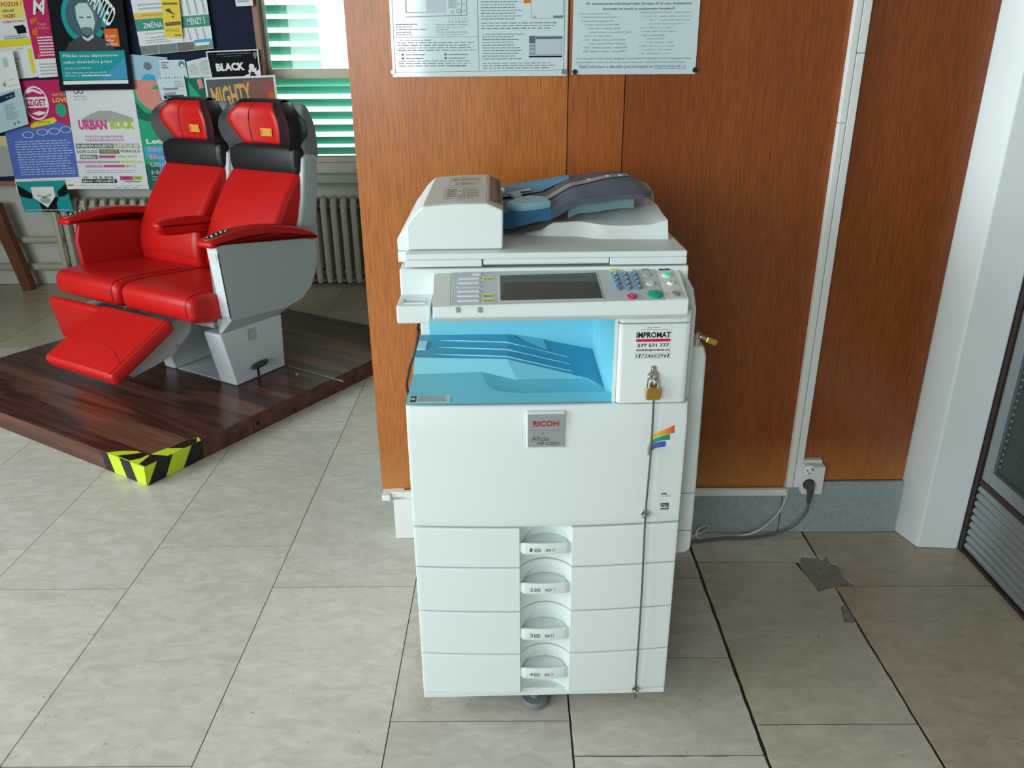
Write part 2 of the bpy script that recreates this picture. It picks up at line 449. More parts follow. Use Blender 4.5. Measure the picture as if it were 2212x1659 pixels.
# old cement showing where the slabs are broken
CEM = M('cement_patch', (138, 134, 126), 0.9, var=0.35, scale=60, bump=0.8, bscale=120)
g = G().prism([(.86, 1.88), (1.0, 1.91), (.99, 2.075), (.87, 2.08)], 'z', -0.02, -0.0035)
build('cement_patch', g, CEM, floor, world=True)
build('cement_patch', G().prism([(.893, 1.75), (.933, 1.75), (.933, 1.84), (.905, 1.84)], 'z', -0.02, -0.0035), CEM, floor, world=True)

# ---- partition clad in oak veneer panels, facing the camera
PY = 2.21
core = struct(build('wall_partition', G().box(-0.423, 1.24, PY+0.018, PY+0.11, 0.147, 3.1).box(-0.380, 1.24, PY+0.018, PY+0.11, 0.0, 0.147), M('partition_core', (120, 90, 60), 0.7)))
SEAMS = [-0.4255, 0.145, 0.2935, 0.878, 1.2315]
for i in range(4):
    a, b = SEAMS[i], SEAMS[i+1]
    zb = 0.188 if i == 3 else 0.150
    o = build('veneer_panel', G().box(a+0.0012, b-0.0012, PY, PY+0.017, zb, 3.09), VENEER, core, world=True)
    o.color = ((1.42, 1.66, 1.9, 1), (1.18, 1.22, 1.25, 1), (0.86, 0.76, 0.64, 1), (0.78, 0.69, 0.58, 1))[i]  # sheet tones stretched to paint the light's fade, bright left to dark right
STONE = M('grey_plinth_stone', (154, 165, 170), 0.35, var=0.28, scale=70, bump=0.1, bscale=80)
PLINTH_WHITE = M('white_plinth_slab', (232, 234, 232), 0.3, var=0.05, scale=10)
plinth = struct(build('baseboard_partition', G().box(-0.383, 1.232, PY+0.002, PY+0.016, 0.0, 0.17), M('plinth_backing', (110, 112, 110), 0.9)))
for a, b, z1 in [(-0.386, -0.1, 0.1455), (-0.0975, 0.10, 0.158), (0.103, 0.475, 0.158), (0.478, 0.8515, 0.158), (0.8545, 1.232, 0.186)]:
    build('plinth_slab', G().box(a, b, PY-0.010 if a > -.3 else PY-.035, PY+0.001, 0.001, z1), STONE if a > -.3 else PLINTH_WHITE, plinth, world=True, bevel=0.001, seg=1)  # leftmost slab coloured much paler than the grey ones

# ---- white plastered pier and the glazed aluminium door beside it
g = G().prism([(1.2325, 2.40), (1.2325, 2.205), (1.262, 2.108), (1.386, 2.098), (1.386, 2.40)], 'z', 0.0, 3.1)
struct(build('wall_pier', g, WHITE_P, bevel=0.006, seg=2))
BROWN = M('brown_door_post', (52, 38, 36), 0.5)
ALU = M('brushed_aluminium', (168, 178, 180), 0.38, 0.75, var=0.06, scale=30)
DX = 1.392
door = struct(build('door_1', G().box(DX-0.006, DX+0.05, 2.083, 2.125, 0.0, 3.1).box(DX-0.002, DX+0.04, 0.95, 2.083, 0.0, 0.012), BROWN, bevel=0.002, seg=1))
fr = G().box(DX, DX+0.035, 2.038, 2.080, 0.262, 3.05).box(DX, DX+0.035, 1.00, 2.038, 0.262, 0.305).box(DX, DX+0.035, 0.96, 1.00, 0.262, 3.05)
build('door_frame', fr, ALU, door, world=True, bevel=0.003, seg=2)
build('rail_gasket', G().box(DX-0.002, DX+0.03, 0.96, 2.08, 0.246, 0.262), BROWN, door, world=True)
prof = []
NR = 9
for i in range(NR*8+1):
    t = i/(NR*8); prof.append((DX+0.006-0.009*abs(math.sin(PI*t*NR))**0.6, 0.016+t*0.226))
prof += [(DX+0.03, 0.242), (DX+0.03, 0.016)]
build('kick_panel', G().prism([(a, b) for a, b in prof], 'y', 0.96, 2.078) , ALU, door, world=True, smooth=True)
# ribbed dark wired glass
gm = M('wired_glass', (44, 58, 54), 0.22, 0.0, 0.6, bump=0.9, bscale=150)
build('glass_pane', G().box(DX+0.012, DX+0.02, 1.0, 2.038, 0.305, 3.05), gm, door, world=True)
gb = G()
for i in range(38):
    gb.sphere((DX+0.011, 2.026, 0.33+i*0.021), 0.0042, 8, 5)
build('glazing_bead', gb, M('bead_dots', (120, 138, 134), 0.3), door, world=True, smooth=True)
build('screw', G().disc((DX-0.0005, 2.058, 0.42), (-1, 0, 0), 0.004, 0.002, 12), STEEL, door, world=True)

# ---- the hall around: ceiling, side walls with windows (behind and left of the camera)
PAINT = M('grey_paint', (150, 148, 138), 0.85, var=0.04, scale=2)
struct(build('ceiling', G().box(-5.0, 3.2, -4.1, 5.6, 3.1, 3.2), M('dim_ceiling_boards', (120, 112, 98), 0.8)))
struct(build('wall_right', G().box(DX+0.06, DX+0.2, -4.0, 2.1, 0.0, 3.1), PAINT))
g = G().box(-3.95, -3.8, -4.0, 5.35, 0, 0.85).box(-3.95, -3.8, -4.0, 5.35, 2.65, 3.1).box(-3.95, -3.8, -4.0, -2.05, .85, 2.65).box(-3.95, -3.8, 2.65, 5.35, .85, 2.65)
struct(build('wall_left', g, PAINT))
g = G().box(-5.0, 3.2, -4.1, -4.0, 0, 1.15).box(-5.0, 3.2, -4.1, -4.0, 2.85, 3.1).box(-0.86, 3.2, -4.1, -4.0, 1.15, 2.85).box(-5.0, -4.65, -4.1, -4.0, 1.15, 2.85)
struct(build('wall_front', g, PAINT))
# window wall at the back of the hall
BY = 5.35
WX0, WX1, WZ0, WZ1 = -1.585, 0.7, 0.80, 2.45
g = G().box(-5.0, WX0, BY, BY+0.25, 0, 3.1).box(WX1, 3.2, BY, BY+0.25, 0, 3.1).box(WX0, WX1, BY, BY+0.25, 0, WZ0).box(WX0, WX1, BY, BY+0.25, WZ1, 3.1)
struct(build('wall_back', g, M('grey_white_wall', (196, 197, 188), 0.8, var=0.1, scale=4, bump=0.3, bscale=20)))
struct(build('wall_side_back', G().box(3.1, 3.2, 2.3, 5.4, 0, 3.1), PAINT))
CREAM = M('cream_window_paint', (206, 196, 172), 0.5, var=0.05)
win = struct(build('window_1', G().box(WX0, WX0+0.05, BY+0.03, BY+0.10, WZ0, WZ1).box(WX1-0.05, WX1, BY+0.03, BY+0.10, WZ0, WZ1).box(WX0+.05, WX1-.05, BY+0.03, BY+0.10, WZ0, WZ0+0.035).box(WX0+.05, WX1-.05, BY+0.03, BY+0.10, WZ1-0.05, WZ1), CREAM, bevel=0.004))
build('transom', G().box(WX0+0.05, WX1-0.05, BY+0.0, BY+0.10, 1.315, 1.372), CREAM, win, world=True, bevel=0.004)
GLS = glass_mat('window_glass', (244, 250, 250))
build('window_pane', G().box(WX0+.05, WX1-.05, BY+.075, BY+.079, WZ0+.035, 1.315), GLS, win, world=True)
build('window_pane', G().box(WX0+.05, WX1-.05, BY+.075, BY+.079, 1.372, WZ1-.05), GLS, win, world=True)
struct(build('window_sill', G().box(-3.79, 3.09, BY-0.13, BY-0.001, 0.688, 0.738), M('sill_paint', (188, 184, 168), 0.6, var=0.1, scale=8), bevel=0.006))
# green slatted blind behind the panes
bl = thing('window_blind', 'green horizontal slatted blind in the window behind the seats', 'blind', (WX0+0.05, BY+0.16, WZ0))
SLATM = M('green_blind_slat', (110, 214, 180), 0.5, var=0.05)
def slat(py, x1):
    z = ony(700, py, BY+0.16).z
    g = G(); n = 6; a = math.radians(52); wd = 0.062
    top = []; bot = []
    for k in range(n+1):
        t = (k/n-0.5); cv = 0.006*(1-(2*t)**2)
        yy = -t*wd*math.cos(a) - cv*math.sin(a); zz = t*wd*math.sin(a) - cv*math.cos(a)
        top.append((yy, zz)); bot.append((yy+0.0012*math.sin(a), zz+0.0012*math.cos(a)))
    prof = top + bot[::-1]
    g.prism([(BY+0.16+y_, z+z_) for y_, z_ in prof], 'x', WX0+0.02, x1)
    build('slat', g, SLATM, bl, world=True, smooth=True)
xa = ony(690, 80, BY+0.16).x
for py in (-52, -22, 20, 49.5, 79.5, 109, 139): slat(py, xa)
for py in (177, 194.5, 222, 249.5, 277, 303.5, 326): slat(py, WX1-0.02)
build('blind_cord', G().tube([(xa-0.25, BY+0.13, 1.3), (xa-0.25, BY+0.13, 2.4)], 0.0015, 6), WHITE_PL, bl, world=True)

# ================================================================== NOTICE BOARD AND POSTERS
NB = 5.20                                   # front plane of the board
nb = thing('notice_board', 'navy felt notice board with brown wooden frame covered in posters', 'notice board', (-2.6, NB, 0.0))
NAVY = M('navy_felt', (24, 32, 58), 0.95, bump=0.4, bscale=300)
build('felt_panel', G().box(-3.74, -1.545, NB+0.002, NB+0.022, 0.72, 2.4), NAVY, nb, world=True)
FRW = M('board_frame_wood', (150, 100, 76), 0.5)
build('frame_rail', G().box(-1.545, -1.512, NB-0.006, NB+0.03, 0.70, 2.43), FRW, nb, world=True, bevel=0.002)
build('frame_rail', G().box(-3.74, -1.545, NB-0.004, NB+0.03, 0.69, 0.72), FRW, nb, world=True, bevel=0.002)
# slanting leg of the board's stand at the left edge of the picture
lp = []
for x, y in [(-34, 440), (-8, 440), (67, 622), (66, 629), (50, 631)]:
    lp.append(ony(x, y, NB-0.02))
g = G().loft([[p for p in lp], [p+Vector((0.012, 0.05, 0)) for p in lp]])
build('leg', g, LEGWOOD, nb, world=True, bevel=0.003)
_layer = [0]
def poster(label, px, mat, cat='poster', name='poster', group='posters on the notice board', lift=None):
    _layer[0] += 1
    y = NB - 0.004 - 0.0032*_layer[0] if lift is None else NB-lift
    return sheet(name, label, cat, [ony(a, b, y) for a, b in px], mat, group=group, step=0.0006)
NAVYINK = M('navy_ink', (34, 50, 84), 0.6); ORANGE = M('orange_ink', (226, 106, 34), 0.6); YEL = M('yellow_ink', (232, 222, 60), 0.6)
RED_INK = M('red_ink', (200, 60, 40), 0.6); TEAL = M('teal_ink', (36, 158, 160), 0.6); MAG = M('magenta_ink', (196, 44, 104), 0.6)
PINK = M('pink_ink', (216, 84, 150), 0.6); LIME = M('lime_ink', (190, 206, 80), 0.6); GREEN = M('green_ink', (54, 174, 128), 0.6)
DGREEN = M('dark_green_ink', (40, 110, 96), 0.6); SALMON = M('salmon_ink', (226, 150, 138), 0.6); SKY = M('sky_blue_ink', (70, 176, 220), 0.6)
BLUEV = M('blue_violet_ink', (92, 116, 196), 0.6); PALEB = M('pale_blue_paper', (188, 216, 224), 0.6); DKP = M('charcoal_poster', (22, 26, 32), 0.7)
for _k in MATS.values():
    if 'ink' in _k.name or 'poster' in _k.name or 'paper' in _k.name:
        _k.node_tree.nodes['Principled BSDF'].inputs['Specular IOR Level'].default_value = 0.15; _k.node_tree.nodes['Principled BSDF'].inputs['Roughness'].default_value = 0.75
MAUVE = M('mauve_ink', (206, 160, 196), 0.6); GOLD = M('gold_ink', (222, 168, 80), 0.6); BROWNI = M('brown_ink', (84, 46, 34), 0.6)

# leaflet with yellow bands, graduation cap
o, p = poster('white leaflet with yellow bands and a black graduation cap, leftmost on the board', [(-46, -60), (38, -62), (84, 166), (-6, 176)], PAPER, 'leaflet', 'leaflet')
p.rect(0, .26, 1, .43, M('pale_yellow_ink', (240, 226, 120), 0.6)); p.rect(0, .62, .98, .69, YEL); p.rect(.86, .72, .95, .96, YEL)
p.text('POZOR !', .42, .275, .93, .315, RED_INK, .02); p.text('ožnost!', .42, .335, .72, .365, DGREEN, .02)
p.text('VAZBY', .42, .385, .74, .42, RED_INK, .03); p.text('ALÁŘSKÝCH PRÁCÍ', .38, .44, .95, .465, RED_INK, .02)
p.poly([(.62, .50), (.88, .49), (.93, .53), (.70, .545)], BLACK_INK, 1.4); p.poly([(.68, .53), (.92, .52), (.92, .57), (.70, .575)], BLACK_INK, 1.2)
p.greek(.35, .58, .95, .62, 2, GREY_INK); p.text('ČÁST', .6, .70, .78, .72, GREY_INK); p.greek(.3, .76, .7, .96, 6, LGREY_INK, ragged=.6); p.done()
# magenta concert poster
o, p = poster('magenta concert poster with a white script M, half hidden by the dark poster', [(40, -40), (120, -42), (150, 164), (84, 168)], MAG)
p.rect(0, .80, 1, 1, WHITE_INK); p.text('M', .22, .19, .62, .34, WHITE_INK, .02, shear=.25)
p.poly([(.08, .39), (.30, .36), (.30, .40), (.10, .44)], ORANGE); p.oval(.17, .52, .09, .04, ORANGE); p.text('Pátek', .3, .42, .55, .45, GOLD); p.text('6. května', .22, .46, .6, .49, GOLD)
p.greek(.2, .56, .9, .78, 7, WHITE_INK, ragged=.4); p.poly([(.1, .76), (.22, .73), (.2, .77), (.12, .80)], ORANGE); p.greek(.1, .84, .9, .98, 4, LGREY_INK); p.done()
# festival poster, red to blue
o, p = poster('red and blue festival line-up poster with a round white emblem reading SZIGET', [(-12, 177), (135, 171), (176, 408), (37, 413)], BLUEV)
p.poly([(0, 0), (1, 0), (1, .40), (.78, .37), (.5, .42), (.25, .40), (0, .43)], MAG)
p.ring(.55, .20, .185, .15, .90, WHITE_INK, 1.4)
p.text('SZiGET', .40, .165, .70, .225, MAG, .03, 3); p.rect(.38, .145, .72, .24, WHITE_INK, 2)
p.poly([(.43, .09), (.53, .07), (.67, .11), (.65, .125), (.53, .095), (.44, .115)], WHITE_INK, 1.6); p.poly([(.46, .29), (.57, .27), (.67, .28), (.65, .30), (.55, .31)], WHITE_INK, 1.6)
p.text('WITH', .80, .12, 1.0, .15, GOLD, .03); p.text('LOVE', .80, .16, 1.02, .20, YEL, .03)
p.poly([(.40, .375), (.78, .33), (.81, .36), (.76, .385), (.41, .42)], YEL, 1.6); p.text('8-15. SRPEN 2018', .44, .36, .70, .38, BROWNI, 0, 2.4)
p.oval(.90, .27, .08, .06, GREEN, 1.4); p.oval(.96, .375, .045, .035, M('crimson_ink', (200, 30, 80), .6), 1.4)
for k, (a, b) in enumerate([(.30, .48), (.52, .46), (.70, .455), (.88, .445)]): p.ring(a+.04, b, .085, .03, .86, WHITE_INK, 1.4, 18)
p.greek(.12, .53, .97, .86, 14, M('pale_blue_ink', (176, 198, 238), .6), ragged=.12, fill=.42)
p.rect(0, .885, 1, 1, WHITE_INK, 1); p.text('WWW.SZIGETFESTIVAL.COM/CZ/', .25, .905, .78, .925, GREY_INK, 0, 2)
for a in (.03, .17, .3, .46, .6, .8): p.rect(a, .955, a+.09, .968, GREY_INK, 1.6)
p.done()
# tuxedo flyer hanging below
o, p = poster('blue and black flyer with a white shirt-front collar, hanging below the festival poster', [(34, 393), (140, 390), (159, 457), (53, 458)], TEAL, 'flyer', 'flyer')
p.poly([(0, .1), (.25, .38), (.3, .5), (.2, .56), (.06, .5), (0, .46)], BLACK_INK, 1.2); p.poly([(1, .1), (.78, .35), (.78, .52), (.9, .5), (1, .4)], BLACK_INK, 1.2)
p.poly([(.26, .50), (.5, .88), (.72, .48), (.78, .56), (.70, .72), (.70, 1), (.38, 1), (.36, .72)], BLACK_INK, 1.3)
p.poly([(.27, .18), (.73, .18), (.72, .50), (.5, .86), (.26, .52)], WHITE_INK, 1.5); p.oval(.5, .62, .11, .11, LGREY_INK, 1.9); p.poly([(.36, .42), (.5, .48), (.64, .40), (.66, .46), (.5, .54), (.36, .48)], LGREY_INK, 1.9)
p.text('2. května 16:00 Kolej Poruba budova A 8. patro', .05, .905, .95, .97, WHITE_INK, .02, 3); p.done()
# big white rock festival poster
o, p = poster('white rock festival poster with pink and lime lettering URBAN ROCK', [(140, 190), (287, 189), (322, 408), (175, 408)], PAPER)
p.oval(.155, .036, .035, .02, BLACK_INK, 1.2); p.oval(.225, .036, .035, .02, BLACK_INK, 1.2); p.oval(.155, .034, .026, .013, WHITE_INK, 2); p.oval(.225, .034, .026, .013, WHITE_INK, 2)
p.text('MARATON', .11, .075, .28, .088, GREY_INK); p.text('HUDBY BRNO', .11, .10, .31, .115, LGREY_INK)
GREYB = M('warm_grey_ink', (168, 172, 164), .6)
p.poly([(.18, .30), (.32, .25), (.44, .22), (.62, .22), (.76, .25), (.93, .29), (.93, .33), (.16, .33)], GREYB, 1.0)
p.text('URBAN', .115, .305, .53, .405, PINK, .05, 2.4); p.text('ROCK', .58, .305, .93, .40, LIME, .05, 2.4)
p.text('ENTER SHIKARI', .20, .474, .72, .506, WHITE_INK, .03, 2.4); p.rect(.185, .462, .74, .517, MAUVE, 1.2)
p.text('DUBIOZA KOLEKTIV', .04, .55, .57, .577, WHITE_INK, .03, 2.4); p.rect(.025, .54, .58, .587, M('slate_ink', (92, 98, 100), .6), 1.2)
p.text('LITTLE BI', .60, .55, .94, .577, WHITE_INK, .02, 2.4); p.rect(.59, .54, .96, .587, M('sage_ink', (166, 180, 150), .6), 1.2)
p.text('DOPE D.O.D.', .03, .605, .34, .635, GREY_INK, .03, 2); p.text('THE ADICTS', .37, .605, .63, .632, LIME, .03, 2.4); p.rect(.355, .597, .65, .642, MATS['slate_ink'], 1.2); p.text('PERKELE', .67, .603, .96, .63, GREY_INK, .02)
p.text('MADBALL', .08, .66, .30, .687, WHITE_INK, .03, 2.4); p.rect(.065, .652, .32, .695, MATS['slate_ink'], 1.2)
p.rect(.335, .652, .59, .69, MAUVE, 1.2); p.greek(.35, .655, .57, .688, 1, MAG, 2.4, ragged=0); p.text('DEEZ NUTS', .62, .657, .90, .683, LIME, .03)
p.rect(0, .712, .28, .738, MAUVE, 1.2); p.rect(.29, .712, .64, .737, MATS['sage_ink'], 1.2); p.rect(.65, .711, .97, .736, M('pale_lime_ink', (206, 214, 150), .6), 1.2)
p.rect(.12, .755, .38, .782, MAUVE, 1.2); p.rect(.39, .755, .70, .78, PINK, 1.2); p.text('MUTE', .72, .753, .86, .78, LIME, .03)
p.greek(.12, .80, .88, .84, 2, LGREY_INK, ragged=.1); p.text('10. - 12. 8. 2018', .07, .87, .50, .895, BLACK_INK, .015)
p.text('BRNO VÝSTAVIŠTĚ', .05, .905, .52, .933, WHITE_INK, .03, 2.4); p.rect(.035, .90, .545, .938, BLACK_INK, 1.2)
p.rect(.60, .868, .79, .912, PINK, 1.2); p.text('1400,-', .62, .876, .77, .903, BROWNI, .02, 2.2); p.rect(.79, .868, .925, .908, LIME, 1.2); p.text('3 dny', .81, .877, .90, .90, BROWNI, .01, 2.2)
p.rect(.66, .918, .90, .93, GREY_INK, 1.2)
for a in (.02, .14, .24, .33, .48, .6, .68, .82): p.rect(a, .962, a+.07, .969, LGREY_INK)
for a in (.5, .63, .76): p.rect(a, .982, a+.09, .989, GREY_INK)
p.done()
# film school poster
o, p = poster('green poster with salmon blot and text Letní filmová škola, behind the left headrest', [(283, 168), (446, 164), (487, 404), (324, 410)], GREEN)
p.poly([(0, .0), (.5, 0), (.54, .05), (.30, .07), (.24, .10), (.5, .12), (.55, .17), (.3, .19), (.5, .22), (.42, .30), (.25, .30), (.14, .26), (.04, .18)], SALMON)
p.poly([(0, .2), (.10, .30), (.25, .33), (.36, .30), (.3, .36), (.12, .38), (0, .35)], DGREEN, .8); p.poly([(.72, .02), (1, .02), (1, .14), (.9, .20), (.82, .12)], DGREEN, .8); p.poly([(.86, .03), (.92, .02), (.94, .10), (.88, .11)], SALMON, 1.4)
p.rect(.02, .60, .42, .70, SKY, .8); p.rect(.18, .68, .5, .86, SKY, .8); p.poly([(0, .76), (.2, .80), (.3, .93), (.5, .9), (.6, 1), (0, 1)], DGREEN, .7)
for t, v in (('Letní', .535), ('filmová', .605), ('škola', .675), ('Uherské', .745), ('Hradiště', .815)): p.text(t, .06, v, .06+.062*len(t), v+.045, MAUVE if v > .6 else WHITE_INK, .03, 2.4)
p.text('Váš průvodce', .06, .875, .33, .89, WHITE_INK, 0, 2); p.text('filmovým létem', .06, .90, .36, .915, WHITE_INK, 0, 2); p.poly([(.15, .95), (.18, .935), (.18, .98), (.15, .975)], WHITE_INK, 2); p.done()
# photograph of a person in blue
o, p = poster('pale blue photo print pinned between the dark poster and the white flyer', [(278, 117), (361, 124), (368, 176), (287, 172)], M('photo_blue', (150, 190, 208), .5, var=.1, scale=20), 'photo print', 'photo_print')
p.oval(.45, .42, .11, .16, M('photo_dark', (96, 112, 128), .6), 1); p.poly([(.22, 1), (.3, .8), (.42, .72), (.6, .78), (.68, 1)], SKY, 1.2); p.done()
# canteen poster
o, p = poster('white poster with green band reading ZMĚNA INTERIÉRU MENZY 5', [(272, -50), (438, -57), (462, 105), (306, 120)], PAPER)
p.rect(0, .535, 1, .69, M('canteen_green', (34, 140, 122), .6), 1); p.text('ZMĚNA IN', .10, .565, .45, .655, WHITE_INK, .01, 2.2); p.text('MENZY 5', .70, .565, .94, .655, WHITE_INK, .01, 2.2)
p.rect(0, .455, .45, .53, M('mustard_ink', (226, 196, 74), .6), 1); p.text('VYHLAŠUJE STUDENTSKOU', .10, .475, .45, .505, BROWNI, 0, 2)
p.greek(.08, .33, .42, .43, 2, LGREY_INK); p.text('1. cena: 30 000 Kč', .12, .765, .45, .79, GREY_INK, .01); p.greek(.1, .71, .45, .74, 1, LGREY_INK); p.greek(.1, .80, .45, .86, 2, LGREY_INK)
for a in (.62, .72, .82, .92): p.poly([(a, .28), (a+.025, .28), (a+.045, .52), (a+.02, .52)], LGREY_INK, 1); p.poly([(a-.04, .70), (a-.02, .70), (a+.0, .86), (a-.02, .86)], LGREY_INK, 1)
for a, b, m in ((0, .25, M('photo_mix', (92, 108, 104), .5, var=.6, scale=50)), (.255, .5, MATS['photo_mix']), (.505, .74, M('photo_grey', (84, 80, 78), .5, var=.6, scale=60)), (.745, 1, M('photo_green', (96, 128, 92), .5, var=.5, scale=40))): p.rect(a, .88, b, .995, m, 1)
p.rect(.745, .86, 1, .91, SKY, 1.4); p.rect(.76, .90, .95, .94, WHITE_INK, 1.8); p.done()
# white flyer with round blue emblem
o, p = poster('small white flyer with a round blue bird emblem', [(343, 130), (399, 129), (406, 167), (348, 168)], M('cool_paper', (206, 220, 226), .6), 'flyer', 'flyer')
p.oval(.85, .26, .12, .20, M('emblem_blue', (58, 128, 152), .6), 1.2); p.oval(.86, .34, .06, .10, WHITE_INK, 1.6); p.greek(.08, .08, .45, .5, 3, GREY_INK, ragged=.5); p.done()
# open folded leaflet
o, p = poster('folded white leaflet with two columns of fine print beside the BLACK & poster', [(402, 133), (455, 121), (469, 166), (408, 168)], M('cool_paper2', (212, 222, 224), .6), 'leaflet', 'leaflet')
p.greek(.06, .2, .46, .85, 10, LGREY_INK); p.greek(.54, .12, .95, .85, 10, LGREY_INK); p.line(.5, 0, .5, 1, .015, LGREY_INK); p.done()
# black poster
o, p = poster('black poster with bold white words BLACK &', [(444, 111), (557, 106), (565, 172), (458, 178)], PAPER)
p.poly([(.025, .04), (.975, .04), (.975, .68), (.45, .96), (.025, .96)], BLACK_INK, .8); p.text('BLACK', .14, .40, .70, .66, WHITE_INK, .05, 2); p.text('&', .76, .46, .95, .80, WHITE_INK, .05, 2.2)
p.text('&', .775, .72, .93, .92, BLACK_INK, .05, 3); p.poly([(.45, .97), (.98, .66), (.98, .97)], WHITE_INK, 1.4); p.greek(.2, .08, .85, .14, 1, GREY_INK, ragged=0); p.greek(.33, .17, .68, .2, 1, GREY_INK, ragged=0)
p.oval(.93, .17, .04, .08, GREY_INK, 1.4); p.poly([(.90, .24), (.96, .24), (.93, .33)], GREY_INK, 1.4); p.done()
# colourful concert poster behind the headrests
o, p = poster('dark colourful poster with orange lettering MIGHTY SOUNDS behind the headrests', [(440, 168), (594, 162), (612, 330), (466, 338)], PAPER)
p.rect(.025, .025, .97, .97, M('dark_teal_print', (46, 52, 54), .5, var=.5, scale=12), .8); p.poly([(.55, .05), (.97, .04), (.97, .5), (.70, .52), (.60, .3)], M('rust_print', (120, 50, 34), .5, var=.4, scale=14), 1.2)
p.poly([(.80, .12), (.97, .08), (.97, .42), (.86, .36)], M('rooster_red', (150, 40, 36), .5), 1.6); p.poly([(.88, .22), (.96, .20), (.96, .44), (.90, .42)], ORANGE, 2.2)
p.text('MIGHTY', .08, .10, .64, .38, GOLD, .03, 3, rot=-.10); p.text('SOUNDS', .26, .37, .82, .60, M('cream_ink', (226, 206, 160), .6), .03, 3, rot=-.06); p.done()
# leaflet about air
o, p = poster('small white leaflet titled Ostravské ovzduší with a navy strip', [(336, 166), (397, 163), (406, 213), (350, 216)], M('cool_paper3', (204, 222, 230), .6), 'leaflet', 'leaflet')
p.text('Ostravské', .16, .47, .70, .60, NAVYINK, .01, 2); p.text('ovzduší', .16, .66, .58, .80, NAVYINK, .01, 2); p.rect(.10, .82, .86, .97, NAVYINK, 1)
for k in range(9): p.rect(.05+k*.1, .02+.02*(k % 3), .09+k*.1, .10, GREY_INK, 1)
p.text('"Ostravské ovzduší"', .2, .86, .8, .93, WHITE_INK, 0, 2); p.greek(.6, .2, .95, .5, 3, LGREY_INK); p.done()
# yellow flyer
o, p = poster('narrow yellow flyer pinned over the canteen poster', [(343, -40), (383, -42), (395, 81), (356, 80)], M('yellow_paper', (230, 204, 44), .6), 'flyer', 'flyer')
p.greek(.08, .36, .90, .43, 1, BROWNI, ragged=0); p.poly([(.2, .50), (.45, .48), (.5, .53), (.75, .60), (.5, .57), (.22, .53)], BROWNI, 1.4); p.poly([(.5, .62), (.62, .6), (.6, .65), (.5, .65)], BROWNI, 1.4)
p.poly([(.1, .74), (.95, .71), (.97, .77), (.12, .80)], BROWNI, 1.2); p.rect(.18, .755, .88, .763, GOLD, 2); p.greek(.08, .84, .92, .91, 3, BROWNI, fill=.25); p.greek(.55, .94, .92, .98, 1, BROWNI, ragged=0); p.done()
# dark prize poster
o, p = poster('large dark poster with a portrait in a teal ring and a teal text box', [(93, -58), (256, -62), (289, 193), (130, 196)], DKP)
p.ring(.46, .36, .30, .235, .80, TEAL, 1.2, a0=.2*PI, a1=2.15*PI); p.oval(.46, .36, .25, .20, M('dull_teal', (40, 84, 96), .6), .8)
p.text('WANTED', .50, .16, .90, .36, WHITE_INK, .02, 2.4, rot=.75)
PRT = M('portrait_tone', (190, 214, 214), .6); PRD = M('portrait_dark', (28, 34, 42), .6)
p.poly([(.36, .28), (.42, .25), (.54, .25), (.60, .30), (.60, .42), (.55, .50), (.47, .52), (.40, .47), (.36, .38)], PRT, 1.6)
p.poly([(.52, .25), (.62, .27), (.63, .40), (.60, .42), (.585, .33)], M('portrait_hair', (86, 108, 112), .6), 2.2); p.poly([(.40, .46), (.47, .45), (.55, .46), (.55, .50), (.47, .53), (.41, .50)], MATS['portrait_hair'], 2.2)
p.rect(.395, .365, .45, .375, PRD, 2.4); p.rect(.50, .365, .555, .375, PRD, 2.4); p.poly([(.14, .66), (.22, .58), (.40, .52), (.58, .52), (.74, .58), (.84, .66)], PRD, 1.8); p.poly([(.40, .52), (.47, .55), (.55, .51), (.56, .54), (.47, .575), (.41, .55)], PRT, 2.4)
p.rect(.70, .47, .89, .625, ORANGE, 1.6)
for t, v in (('Za udání', .52), ('vítěze', .555), ('10 000 Kč', .59)): p.text(t, .715, v, .715+.017*len(t), v+.024, WHITE_INK, .01, 2.6)
p.rect(.06, .655, .94, .91, TEAL, 1.2); p.poly([(.55, .91), (.94, .72), (.94, .91)], M('teal_blue_ink', (40, 150, 190), .6), 1.6)
p.text('Přihlas svou diplomovou', .105, .68, .85, .715, WHITE_INK, .005, 2.6); p.text('nebo disertační práci', .105, .735, .75, .77, WHITE_INK, .005, 2.6); p.text('Odměna až 50 000 Kč', .105, .795, .46, .812, WHITE_INK, 0, 2.6)
p.text('Cena Wernera von Siemense 2018', .105, .835, .66, .852, WHITE_INK, 0, 2.6); p.text('Přihlášky na', .105, .862, .30, .879, WHITE_INK, 0, 2.6); p.greek(.32, .86, .72, .88, 1, WHITE_INK, 2.6, ragged=0); p.rect(.06, .915, .94, .947, WHITE_INK, 1.4); p.done()
# pale leaflet at the left edge
o, p = poster('pale blue leaflet with a navy strip at the left edge of the board', [(-40, 118), (27, 109), (62, 268), (-8, 290)], PALEB, 'leaflet', 'leaflet')
p.rect(0, 0, 1, .5, WHITE_INK, .6); p.poly([(0, .56), (.78, .525), (.78, .60), (0, .65)], NAVYINK, 1.2); p.text('é', .50, .375, .58, .44, NAVYINK, .01, 2); p.rect(.62, .08, .78, .2, M('pale_green_ink', (170, 214, 200), .6), 1.2)
p.text('27.4.2018', .66, .36, .86, .375, GREY_INK, 0, 2); p.text('Centrum Pant', .62, .44, .92, .455, GREY_INK, 0, 2); p.text('ory s vědci"', .5, .565, .74, .59, WHITE_INK, 0, 2.4); p.greek(.4, .67, .8, .88, 9, GREY_INK, ragged=.5, fill=.3)
p.oval(.6, .94, .03, .02, GREY_INK, 1.2); p.oval(.72, .935, .03, .02, GREY_INK, 1.2); p.done()
